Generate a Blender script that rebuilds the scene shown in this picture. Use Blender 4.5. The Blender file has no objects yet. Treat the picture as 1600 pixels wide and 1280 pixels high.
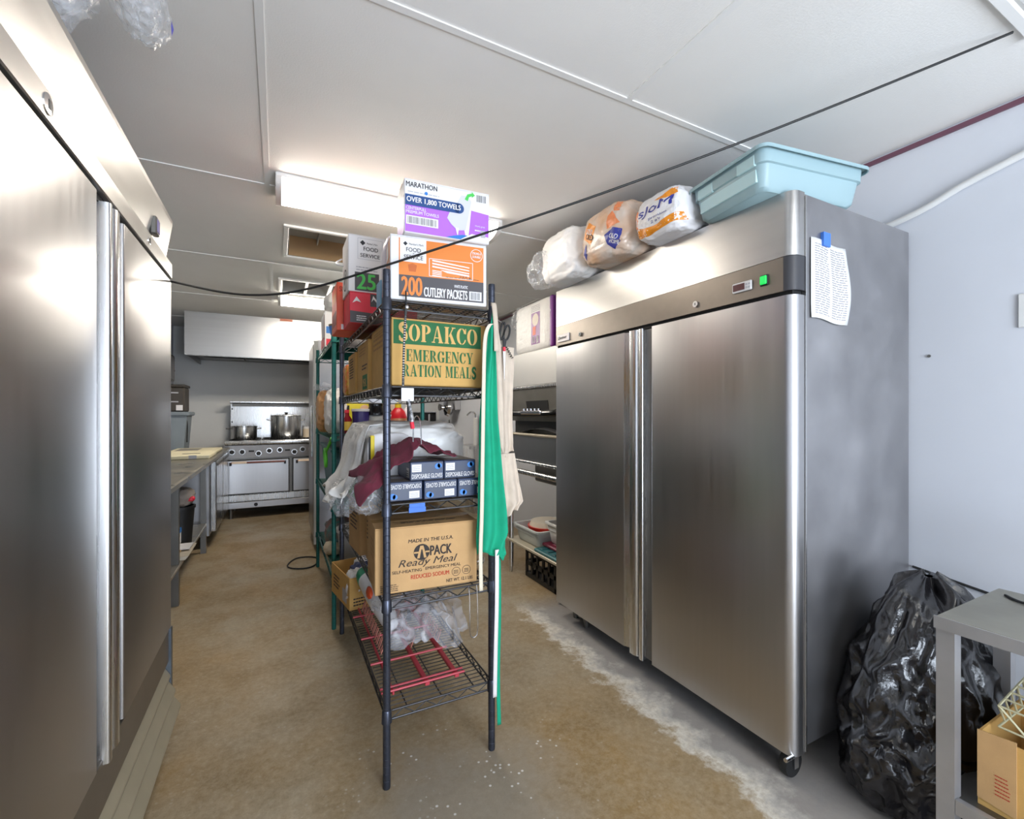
import bpy, bmesh, math, random
from mathutils import Vector, Matrix, noise
random.seed(7)
S = bpy.context.scene
COL = S.collection
R = math.radians

# ------------------------------------------------------------------ camera, light, exposure
cam_d = bpy.data.cameras.new('camera'); cam = bpy.data.objects.new('camera', cam_d); COL.objects.link(cam)
cam.location = (0, 0, 1.32); cam.rotation_euler = (R(90), 0, R(-27.2))
cam_d.sensor_width = 36; cam_d.lens = 16.0; cam_d.shift_y = 0.0044; cam_d.clip_start = 0.02
S.camera = cam
w = bpy.data.worlds.new('sky'); S.world = w; w.use_nodes = True
bg = w.node_tree.nodes['Background']; bg.inputs[0].default_value = (0.62, 0.75, 1.0, 1); bg.inputs[1].default_value = 1.5
S.view_settings.view_transform = 'Standard'; S.view_settings.look = 'None'; S.view_settings.gamma = 1
S.view_settings.use_curve_mapping = False
S.view_settings.exposure = 0.9
LAMP_NEAR, LAMP_FAR, LAMP_REAR = 11.0, 32.0, 5.5        # strength of the ceiling lamp diffusers
# daylight coming in through the open doorway behind the camera
ld = bpy.data.lights.new('doorway_daylight', 'AREA'); ld.shape = 'RECTANGLE'; ld.size = 1.7; ld.size_y = 2.0
ld.energy = 98; ld.color = (0.80, 0.89, 1.0)
lo = bpy.data.objects.new('doorway_daylight', ld); COL.objects.link(lo); lo.location = (0.95, -2.62, 1.1); lo.rotation_euler = (R(128), 0, 0)   # sky and sunlit ground outside: the light comes in rising

S.cycles.max_bounces = 8; S.cycles.transparent_max_bounces = 12; S.cycles.caustics_reflective = False; S.cycles.caustics_refractive = False
# ------------------------------------------------------------------ materials
def lin(c):
    return tuple(((v/255)/12.92 if v/255 <= 0.04045 else ((v/255+0.055)/1.055)**2.4) for v in c[:3]) + (1,)
_m = {}
def mat(name, c=(200,200,200), rough=0.5, metal=0.0, var=0.0, scale=8.0, stretch=(1,1,1), bump=0.0, bscale=60.0,
        emit=0.0, alpha=1.0, trans=0.0, c2=None, spec=0.5, rvar=0.0, sheen=0.0, detail=4.0, sss=0.0, coat=0.0):
    if name in _m: return _m[name]
    m = bpy.data.materials.new(name); m.use_nodes = True; nt = m.node_tree; N = nt.nodes; L = nt.links
    p = N['Principled BSDF']; col = lin(c)
    p.inputs['Base Color'].default_value = col; p.inputs['Roughness'].default_value = rough
    p.inputs['Metallic'].default_value = metal; p.inputs['Specular IOR Level'].default_value = spec
    p.inputs['Alpha'].default_value = alpha; p.inputs['Transmission Weight'].default_value = trans
    p.inputs['Sheen Weight'].default_value = sheen; p.inputs['Coat Weight'].default_value = coat
    if emit: p.inputs['Emission Color'].default_value = col; p.inputs['Emission Strength'].default_value = emit
    tc = N.new('ShaderNodeTexCoord'); mp = N.new('ShaderNodeMapping'); mp.inputs['Scale'].default_value = stretch
    L.new(tc.outputs['Object'], mp.inputs['Vector'])
    if var or c2 or rvar:
        nz = N.new('ShaderNodeTexNoise'); nz.inputs['Scale'].default_value = scale; nz.inputs['Detail'].default_value = detail
        L.new(mp.outputs[0], nz.inputs['Vector'])
        if var or c2:
            mx = N.new('ShaderNodeMix'); mx.data_type = 'RGBA'
            a = tuple(max(0, v*(1-var)) for v in col[:3])+(1,); b = lin(c2) if c2 else tuple(min(1, v*(1+var)) for v in col[:3])+(1,)
            rp = N.new('ShaderNodeMapRange'); rp.inputs[1].default_value = 0.32; rp.inputs[2].default_value = 0.68
            L.new(nz.outputs['Fac'], rp.inputs[0]); L.new(rp.outputs[0], mx.inputs['Factor'])
            mx.inputs['A'].default_value = a; mx.inputs['B'].default_value = b
            L.new(mx.outputs['Result'], p.inputs['Base Color'])
        if rvar:
            rr = N.new('ShaderNodeMapRange'); rr.inputs[1].default_value = .3; rr.inputs[2].default_value = .7
            rr.inputs[3].default_value = max(0.02, rough-rvar); rr.inputs[4].default_value = rough+rvar
            L.new(nz.outputs['Fac'], rr.inputs[0]); L.new(rr.outputs[0], p.inputs['Roughness'])
    if bump:
        nb = N.new('ShaderNodeTexNoise'); nb.inputs['Scale'].default_value = bscale; nb.inputs['Detail'].default_value = 3
        L.new(mp.outputs[0], nb.inputs['Vector'])
        bp = N.new('ShaderNodeBump'); bp.inputs['Strength'].default_value = bump; bp.inputs['Distance'].default_value = 0.01
        L.new(nb.outputs['Fac'], bp.inputs['Height']); L.new(bp.outputs[0], p.inputs['Normal'])
    _m[name] = m
    return m
STEEL = mat('brushed_steel', (182,181,182), .34, 1, .02, 3, (14,14,.5), rvar=.025)
STEEL_SIDE = mat('dull_steel', (166,165,167), .42, .9, .13, 4, (1,1,1), rvar=.10, detail=8)
STEEL_L = mat('light_steel', (208,208,208), .27, 1, .015, 4, (14,14,.6), rvar=.02)
STEEL_H = mat('steel_horizontal', (196,195,193), .33, 1, .02, 3, (.5,.5,14), rvar=.025)
STEEL_D = mat('dark_steel', (120,118,114), .4, .9, .1, 5)
TOPM = mat('worn_steel_top', (178,172,160), .33, .85, .14, 7, (1,1,1), rvar=.12, detail=8)
BAND = mat('bronze_band', (122,114,105), .38, .6, .04, 20)
BANDEND = mat('black_plastic_end', (58,58,62), .4)
CHROME = mat('chrome', (220,220,222), .12, 1)
BLACK = mat('black_rubber', (22,22,23), .55)
BLACKG = mat('black_gloss', (16,16,18), .2)
GASKET = mat('gasket_black', (14,13,12), .8)
POST = mat('grey_epoxy_wire', (72,76,88), .32, .75, .08, 30)
WIRE = mat('dark_wire', (70,70,72), .38, .7, .1, 30)
GREENP = mat('green_epoxy', (30,104,98), .35, .3, .08, 20)
GREENS = mat('green_shelf_liner', (16,84,76), .5, 0, .08, 10)
WHITE = mat('white_paint', (222,222,220), .5)
WHITEP = mat('white_plastic', (228,228,226), .35, sss=0)
CARD = mat('cardboard', (198,158,108), .8, 0, .05, 14, bump=.05, bscale=200)
CARD_Y = mat('cardboard_gold', (206,163,94), .8, 0, .05, 14, bump=.05, bscale=200)
CARD_D = mat('cardboard_flap', (178,138,90), .85, 0, .06, 14)
INK = mat('black_ink', (52,46,44), .8)
INKB = mat('dark_ink', (40,40,44), .7)
INKG = mat('green_ink', (44,104,62), .8, 0, .06, 40)
INKR = mat('red_ink', (190,60,44), .8)
PWHITE = mat('printed_white', (228,226,227), .5)
CREAMINK = mat('carton_letter', (214,172,104), .8)
PORANGE = mat('printed_orange', (226,128,48), .5)
PDARK = mat('printed_charcoal', (72,68,72), .5)
PPURPLE = mat('printed_purple', (176,104,222), .45)
PNAVY = mat('printed_navy', (28,70,128), .45)
PGREEN = mat('printed_green', (72,196,84), .45)
PBLUE = mat('printed_blue', (40,120,200), .45)
PGREY = mat('printed_grey', (176,176,182), .5)
PRED = mat('printed_red', (222,44,66), .45)
TAPE = mat('blue_tape', (70,120,205), .6)
CLOTH_M = mat('maroon_cloth', (98,28,47), .9, 0, .10, 25, bump=.15, bscale=300, sheen=.08)
CLOTH_G = mat('green_cloth', (14,160,122), .85, 0, .05, 25, bump=.1, bscale=400)
CLOTH_B = mat('beige_cloth', (206,190,172), .9, 0, .06, 25, bump=.12, bscale=400)
CLOTH_T = mat('cream_tape', (228,218,196), .9)
BAGW = mat('white_bag_film', (248,247,245), .28, 0, .02, 10, bump=.6, bscale=18)
def film(name, c, lo, hi, sc):
    m = mat(name, c, .14, 0, 0, 10, bump=.45, bscale=sc, spec=.9); nt = m.node_tree; N = nt.nodes; L = nt.links
    tc = N.new('ShaderNodeTexCoord'); nz = N.new('ShaderNodeTexNoise'); nz.inputs['Scale'].default_value = sc*.8; nz.inputs['Detail'].default_value = 2; nz.inputs['Distortion'].default_value = .4
    L.new(tc.outputs['Object'], nz.inputs['Vector'])
    d = N.new('ShaderNodeMath'); d.operation = 'SUBTRACT'; d.inputs[1].default_value = .5; L.new(nz.outputs['Fac'], d.inputs[0])
    ab = N.new('ShaderNodeMath'); ab.operation = 'ABSOLUTE'; L.new(d.outputs[0], ab.inputs[0])
    mr = N.new('ShaderNodeMapRange'); mr.inputs[1].default_value = 0; mr.inputs[2].default_value = .045; mr.inputs[3].default_value = hi; mr.inputs[4].default_value = lo
    L.new(ab.outputs[0], mr.inputs[0]); L.new(mr.outputs[0], N['Principled BSDF'].inputs['Alpha']); return m
BAGC2 = film('clear_bag_film', (226,228,232), .17, .42, 15)
BAGS = film('clear_sheet_film', (214,216,224), .34, .62, 12)
def project(o, target, d=(1,0,0), off=.0015):
    """lay a flat printed patch onto the rounded surface of the pack it belongs to"""
    from mathutils.bvhtree import BVHTree
    bt = bmesh.new(); bt.from_mesh(target.data); tree = BVHTree.FromBMesh(bt); bt.free()
    bm = bmesh.new(); bm.from_mesh(o.data); bmesh.ops.triangulate(bm, faces=bm.faces)
    for _ in range(3): bmesh.ops.subdivide_edges(bm, edges=[e for e in bm.edges if e.calc_length() > .012], cuts=1, use_grid_fill=True)
    dv = Vector(d); kill = []
    for v in bm.verts:
        h = tree.ray_cast(v.co-dv*.5, dv)
        if h[0] is None: kill.append(v)
        else: v.co = h[0]-dv*off
    bmesh.ops.delete(bm, geom=kill, context='VERTS'); bm.to_mesh(o.data); bm.free(); return o
BAGK = mat('black_bag_film', (26,25,28), .24, 0, 0, 10, bump=.35, bscale=34, spec=.7)
TOTE = mat('teal_plastic', (158,186,192), .42, 0, .02, 5, trans=.08)
TOTE_D = mat('dark_teal_plastic', (34,92,98), .4)
GREYPL = mat('grey_plastic', (124,134,142), .45, 0, .04, 8)
REDW = mat('red_coated_wire', (188,62,74), .45, 0, .06, 30)

# ------------------------------------------------------------------ mesh helpers
def thing(name, label, cat, loc=(0,0,0), rz=0.0, group=None):
    o = bpy.data.objects.new(name, None); COL.objects.link(o); o.empty_display_size = .05
    o.location = loc; o.rotation_euler = (0, 0, rz); o['label'] = label; o['category'] = cat
    if group: o['group'] = group
    return o
def tag(o, label, cat, group=None):
    o['label'] = label; o['category'] = cat
    if group: o['group'] = group
    return o
def struct(o):
    o['kind'] = 'structure'; return o
def wm(o):
    if o is None: return Matrix()
    m = Matrix.LocRotScale(o.location, o.rotation_euler.to_quaternion() if hasattr(o.rotation_euler, 'to_quaternion') else None, o.scale)
    return wm(o.parent) @ m
class MB:
    def __init__(s): s.bm = bmesh.new()
    def box(s, x0, y0, z0, x1, y1, z1, bev=0, seg=1):
        x0, x1 = sorted((x0, x1)); y0, y1 = sorted((y0, y1)); z0, z1 = sorted((z0, z1))
        vs = [s.bm.verts.new(p) for p in ((x0,y0,z0),(x1,y0,z0),(x1,y1,z0),(x0,y1,z0),(x0,y0,z1),(x1,y0,z1),(x1,y1,z1),(x0,y1,z1))]
        fs = [s.bm.faces.new([vs[i] for i in q]) for q in ((3,2,1,0),(4,5,6,7),(0,1,5,4),(1,2,6,5),(2,3,7,6),(3,0,4,7))]
        if bev:
            es = list({e for f in fs for e in f.edges})
            bmesh.ops.bevel(s.bm, geom=es, offset=bev, segments=seg, affect='EDGES', profile=.5)
        return s
    def prism(s, poly, a0, a1, axis='z'):
        f = {'z': lambda u, v, a: (u, v, a), 'y': lambda u, v, a: (u, a, v), 'x': lambda u, v, a: (a, u, v)}[axis]
        A = [s.bm.verts.new(f(u, v, a0)) for u, v in poly]; B = [s.bm.verts.new(f(u, v, a1)) for u, v in poly]
        n = len(poly); s.bm.faces.new(A[::-1]); s.bm.faces.new(B)
        for i in range(n): s.bm.faces.new((A[i], A[(i+1) % n], B[(i+1) % n], B[i]))
        return s
    def tube(s, pts, r, seg=8, closed=False, cap=True):
        pts = [Vector(p) for p in pts]; n = len(pts); rings = []; prev = None
        for i, p in enumerate(pts):
            if closed: t = pts[(i+1) % n]-pts[i-1]
            else: t = pts[min(i+1, n-1)]-pts[max(i-1, 0)]
            t.normalize()
            if prev is None:
                a = Vector((0,0,1)) if abs(t.z) < .9 else Vector((1,0,0)); u = t.cross(a).normalized()
            else:
                u = prev-t*prev.dot(t)
                if u.length < 1e-6: u = t.orthogonal()
                u.normalize()
            prev = u; v = t.cross(u)
            rr = r[i] if isinstance(r, (list, tuple)) else r
            rings.append([s.bm.verts.new(p+u*(rr*math.cos(2*math.pi*k/seg))+v*(rr*math.sin(2*math.pi*k/seg))) for k in range(seg)])
        m = n if closed else n-1
        for i in range(m):
            a, b = rings[i], rings[(i+1) % n]
            for k in range(seg): s.bm.faces.new((a[k], a[(k+1) % seg], b[(k+1) % seg], b[k]))
        if cap and not closed: s.bm.faces.new(rings[0][::-1]); s.bm.faces.new(rings[-1])
        return s
    def cyl(s, p0, p1, r, seg=16, r2=None): return s.tube([p0, p1], [r, r if r2 is None else r2], seg)
    def lathe(s, prof, seg=24, c=(0,0,0), axis='z', capb=True, capt=True):
        f = {'z': lambda a, b, h: (c[0]+a, c[1]+b, c[2]+h), 'x': lambda a, b, h: (c[0]+h, c[1]+a, c[2]+b), 'y': lambda a, b, h: (c[0]+b, c[1]+h, c[2]+a)}[axis]
        rings = [[s.bm.verts.new(f(r*math.cos(2*math.pi*k/seg), r*math.sin(2*math.pi*k/seg), h)) for k in range(seg)] for r, h in prof]
        for a, b in zip(rings, rings[1:]):
            for k in range(seg): s.bm.faces.new((a[k], a[(k+1) % seg], b[(k+1) % seg], b[k]))
        if capb: s.bm.faces.new(rings[0][::-1])
        if capt: s.bm.faces.new(rings[-1])
        return s
    def grid(s, f, nu, nv, wrap=False):
        V = [[s.bm.verts.new(f(i/nu, j/nv)) for j in range(nv+1)] for i in range(nu+(0 if wrap else 1))]
        n = len(V)
        for i in range(nu):
            for j in range(nv):
                a, b = V[i % n], V[(i+1) % n]
                s.bm.faces.new((a[j], b[j], b[j+1], a[j+1]))
        return s
    def poly(s, pts): s.bm.faces.new([s.bm.verts.new(p) for p in pts]); return s
    def blob(s, c, rad, amp=.1, freq=3.0, seed=0, nu=56, nv=36, pw=3.0, zmin=None, fold=0.5):
        cx, cy, cz = c; a, b, h = rad
        def sp(v): return math.copysign(abs(v)**(2/pw), v)
        def f(i, j):
            th = 2*math.pi*i; ph = math.pi*(j-.5)
            x, y, z = sp(math.cos(ph))*sp(math.cos(th)), sp(math.cos(ph))*sp(math.sin(th)), sp(math.sin(ph))
            q = Vector((x, y, z))*freq+Vector((seed*7.3, seed*3.1, seed*1.7))
            d = (1-abs(noise.noise(q))*2)*fold+noise.noise(q*2.3)*(1-fold)+(1-abs(noise.noise(q*3.1))*2)*.35
            k = 1+amp*d
            P = Vector((cx+a*x*k, cy+b*y*k, cz+h*z*k))
            if zmin is not None and P.z < zmin: P.z = zmin
            return P
        s.grid(f, nu, nv, wrap=True)
        bmesh.ops.remove_doubles(s.bm, verts=s.bm.verts, dist=1e-5)
        return s
    def build(s, name, m, parent=None, smooth=0, world=True):
        if parent is not None and world: bmesh.ops.transform(s.bm, matrix=wm(parent).inverted(), verts=s.bm.verts)
        bmesh.ops.recalc_face_normals(s.bm, faces=s.bm.faces)
        me = bpy.data.meshes.new(name); s.bm.to_mesh(me); s.bm.free()
        if smooth:
            me.polygons.foreach_set('use_smooth', [True]*len(me.polygons))
            if smooth < 179: me.set_sharp_from_angle(angle=R(smooth))
        me.materials.append(m)
        o = bpy.data.objects.new(name, me); COL.objects.link(o)
        if parent is not None: o.parent = parent
        return o
def link_copy(o, parent, loc=None):
    c = o.copy(); COL.objects.link(c); c.parent = parent
    if loc is not None: c.location = loc
    return c
def arc(cx, cy, r, a0, a1, n=6): return [(cx+r*math.cos(R(a0+(a1-a0)*i/n)), cy+r*math.sin(R(a0+(a1-a0)*i/n))) for i in range(n+1)]
def spline(pts, n=8):
    P = [Vector(p) for p in pts]; out = []
    for i in range(len(P)-1):
        p0, p1, p2, p3 = P[max(i-1,0)], P[i], P[i+1], P[min(i+2,len(P)-1)]
        for k in range(n):
            t = k/n
            out.append(.5*((2*p1)+(-p0+p2)*t+(2*p0-5*p1+4*p2-p3)*t*t+(-p0+3*p1-3*p2+p3)*t**3))
    return out+[P[-1]]
_txt = {}
def text_verts(s, bold=0.0, shear=0.0):
    k = (s, bold, shear)
    if k not in _txt:
        cu = bpy.data.curves.new('lettering', 'FONT'); cu.body = s; cu.shear = shear; cu.resolution_u = 3
        o = bpy.data.objects.new('lettering', cu); me = bpy.data.meshes.new_from_object(o)
        v = [(p.co.x, p.co.y) for p in me.vertices]; f = [tuple(p.vertices) for p in me.polygons]
        bpy.data.objects.remove(o); bpy.data.curves.remove(cu); bpy.data.meshes.remove(me)
        xs = [a for a, _ in v]; ys = [b for _, b in v]; x0, y0 = min(xs), min(ys); W, H = max(xs)-x0 or 1, max(ys)-y0 or 1
        _txt[k] = ([((a-x0)/W, (b-y0)/H) for a, b in v], f)
    return _txt[k]
class Face:
    """flat printing on one face of a thing; O, U, V in the thing's own coordinates"""
    def __init__(s, parent, O, U, V, w=None, h=None):
        s.p = parent; s.O = Vector(O); s.U = Vector(U).normalized(); s.V = Vector(V).normalized(); s.N = s.U.cross(s.V); s.w = w; s.h = h
    def P(s, x, y, l): return s.O+s.U*x+s.V*y+s.N*(.0006+.0005*l)
    def polys(s, name, m, L, l=0):
        mb = MB()
        for pts in L: mb.poly([s.P(x, y, l) for x, y in pts])
        return mb.build(name, m, s.p, world=False)
    def rect(s, x0, y0, x1, y1, m, name='printed_panel', l=0): return s.polys(name, m, [[(x0,y0),(x1,y0),(x1,y1),(x0,y1)]], l)
    def disc(s, x, y, r, m, name='printed_disc', l=1, n=28): return s.polys(name, m, [[(x+r*math.cos(2*math.pi*k/n), y+r*math.sin(2*math.pi*k/n)) for k in range(n)]], l)
    def ring(s, x, y, r, t, m, name='printed_ring', l=1, n=28):
        c = [(math.cos(2*math.pi*k/n), math.sin(2*math.pi*k/n)) for k in range(n+1)]
        return s.polys(name, m, [[(x+r*a[0],y+r*a[1]),(x+r*b[0],y+r*b[1]),(x+(r-t)*b[0],y+(r-t)*b[1]),(x+(r-t)*a[0],y+(r-t)*a[1])] for a, b in zip(c, c[1:])], l)
    def bars(s, x0, y0, x1, y1, m, n=18, l=2, name='barcode', seed=1):
        rr = random.Random(seed); L = []; st = (x1-x0)/n
        for i in range(n):
            a = x0+st*i; b = a+st*rr.uniform(.3,.75); L.append([(a,y0),(b,y0),(b,y1),(a,y1)])
        return s.polys(name, m, L, l)
    def lines(s, x0, y0, x1, y1, m, n=3, l=1, name='small_print', seed=1, fill=.45):
        rr = random.Random(seed); L = []; st = (y1-y0)/n
        for i in range(n):
            y = y0+st*i; x = x0; end = x1-(x1-x0)*rr.uniform(0,.25)
            while x < end:
                b = min(end, x+(x1-x0)*rr.uniform(.06,.18)); L.append([(x,y),(b,y),(b,y+st*fill),(x,y+st*fill)]); x = b+(x1-x0)*.025
        return s.polys(name, m, L, l)
    def text(s, t, x0, y0, x1, y1, m, bold=.0, shear=.0, l=2, flip=False, rot=0, name='lettering'):
        v, f = text_verts(t, 0, shear); mb = MB()
        cx, cy = (x0+x1)/2, (y0+y1)/2; w, h = x1-x0, y1-y0; sf = bold*.85*h
        for k, (dx, dy) in enumerate(((0,0),(-sf,0),(sf,0),(0,-sf*.6),(0,sf*.6)) if bold else ((0,0),)):
            vs = []
            for a, b in v:
                if flip: a, b = 1-a, 1-b
                x, y = (a-.5)*w+dx, (b-.5)*h+dy
                if rot: x, y = x*math.cos(R(rot))-y*math.sin(R(rot)), x*math.sin(R(rot))+y*math.cos(R(rot))
                vs.append(mb.bm.verts.new(s.P(cx+x, cy+y, l+.02*k)))
            for q in f:
                try: mb.bm.faces.new([vs[i] for i in q])
                except ValueError: pass
        me = bpy.data.meshes.new(name); mb.bm.to_mesh(me); mb.bm.free(); me.materials.append(m)
        o = bpy.data.objects.new(name, me); COL.objects.link(o); o.parent = s.p
        return o
def _glyphs():
    def rc(a, b, c, d): return [(a,b),(c,b),(c,d),(a,d)]
    def st(x, w=.25): return [rc(x,0,x+w,1), rc(x-.07,0,x+w+.07,.06), rc(x-.07,.94,x+w+.07,1)]
    def cr(cx, cy, rx, ry, a0, a1, tx=.25, ty=.06, n=9):
        A = [R(a0+(a1-a0)*i/n) for i in range(n+1)]; o = [(cx+rx*math.cos(t), cy+ry*math.sin(t)) for t in A]; q = [(cx+(rx-tx)*math.cos(t), cy+(ry-ty)*math.sin(t)) for t in A]
        return [[o[i], o[i+1], q[i+1], q[i]] for i in range(n)]
    def sw(P, wd):
        P = spline([(x, y, 0) for x, y in P], 4); out = []; E = []
        for i, p in enumerate(P):
            t = (P[min(i+1,len(P)-1)]-P[max(i-1,0)]).normalized(); n = Vector((-t.y, t.x, 0)); f = i/(len(P)-1); w_ = wd*(.35+.65*math.sin(math.pi*f)**.6)*.5
            E.append((p+n*w_, p-n*w_))
        return [[(a[0].x,a[0].y),(b[0].x,b[0].y),(b[1].x,b[1].y),(a[1].x,a[1].y)] for a, b in zip(E, E[1:])]
    G = {}
    G['O'] = (.90, cr(.45,.5,.45,.5,96,264)+cr(.45,.5,.45,.5,-84,84))
    G['C'] = (.84, cr(.45,.5,.45,.5,96,264)+cr(.45,.5,.40,.5,22,84,.2)+cr(.45,.5,.40,.5,-84,-24,.12)+[rc(.74,.66,.82,.98)])
    G['G'] = (.92, G['C'][1]+[rc(.62,.04,.84,.42), rc(.54,.38,.92,.44)])
    G['S'] = (.72, sw([(.62,.74),(.58,.90),(.38,.97),(.17,.86),(.17,.68),(.36,.54),(.54,.40),(.57,.18),(.38,.03),(.16,.08),(.08,.26)], .27)+[rc(.58,.70,.65,.99), rc(.05,.01,.12,.30)])
    G['P'] = (.80, st(.09)+cr(.38,.73,.40,.27,-88,88))
    G['R'] = (.92, st(.09)+cr(.38,.73,.38,.27,-88,88)+[[(.40,.48),(.60,.48),(.90,0),(.64,0)]])
    G['A'] = (.96, [[(.10,0),(.18,0),(.45,.92),(.42,1)], [(.42,1),(.54,1),(.90,0),(.62,0)], rc(.24,.27,.68,.33), rc(0,0,.28,.06), rc(.54,0,.96,.06)])
    G['K'] = (.98, st(.09)+[[(.36,.42),(.44,.42),(.82,1),(.72,1)], [(.42,.56),(.58,.66),(.96,0),(.66,0)], rc(.62,.94,.94,1), rc(.58,0,.98,.06)])
    G['E'] = (.78, st(.09)+[rc(.3,.94,.72,1), rc(.3,0,.74,.06), rc(.3,.47,.54,.53), rc(.66,.72,.72,1), rc(.68,0,.74,.30), rc(.5,.36,.55,.64)])
    G['L'] = (.76, st(.09)+[rc(.3,0,.72,.06), rc(.65,0,.72,.34)])
    G['M'] = (1.12, [rc(.09,0,.17,1), [(.09,1),(.34,1),(.58,.1),(.50,.02)], [(.50,.02),(.56,.1),(.84,1),(.78,1)], rc(.78,0,1.02,1), rc(0,0,.27,.06), rc(.70,0,1.10,.06), rc(0,.94,.3,1), rc(.78,.94,1.10,1)])
    G['N'] = (.96, [rc(.09,0,.17,1), [(.09,1),(.36,1),(.86,0),(.66,0)], rc(.78,0,.86,1), rc(0,0,.27,.06), rc(0,.94,.3,1), rc(.68,.94,.96,1)])
    G['Y'] = (.90, [[(.06,1),(.32,1),(.56,.45),(.34,.45)], rc(.34,0,.58,.46), [(.52,.45),(.58,.45),(.82,1),(.74,1)], rc(0,.94,.38,1), rc(.64,.94,.90,1), rc(.26,0,.66,.06)])
    G['T'] = (.84, [rc(.29,0,.54,1), rc(.03,.94,.81,1), rc(.03,.70,.09,1), rc(.75,.70,.81,1), rc(.21,0,.62,.06)])
    G['I'] = (.42, st(.085)); G[' '] = (.45, [])
    return G
GLY = _glyphs()
def stencil(F, t, x0, y0, x1, y1, m, l=2):
    L = []; x = 0
    for ch in t:
        w_, P = GLY[ch]; L += [[(x+a, b) for a, b in p] for p in P]; x += w_+.07
    sx = (x1-x0)/(x-.07); sy = y1-y0; mb = MB()
    for k, p in enumerate(L): mb.poly([F.P(x0+a*sx, y0+b*sy, l+.015*(k % 7)) for a, b in p])
    return mb.build('lettering', m, F.p, world=False)
def carton(name, label, cat, loc, dims, yaw=0, m=CARD, flaps=True, group=None, body='carton_body', tape=True):
    """origin at the front-left-bottom corner; x along the front, y into the depth"""
    w_, d_, h_ = dims; t = thing(name, label, cat, loc, R(yaw), group)
    MB().box(0,0,0,w_,d_,h_-.003 if flaps else h_,.003).build(body, m, t, world=False)
    if flaps:
        MB().box(.001,.001,h_-.003,w_-.001,d_/2-.001,h_).build('flap', m, t, world=False)
        MB().box(.001,d_/2+.001,h_-.003,w_-.001,d_-.001,h_).build('flap', m, t, world=False)
        if tape: MB().box(0,d_/2-.025,h_,w_,d_/2+.025,h_+.0006).build('tape_strip', mat('packing_tape', (190,150,100), .25), t, world=False)
    F = Face(t, (0,0,0), (1,0,0), (0,0,1)); Lf = Face(t, (0,d_,0), (0,-1,0), (0,0,1)); T = Face(t, (0,0,h_), (1,0,0), (0,1,0))
    return t, F, Lf, T
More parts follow.
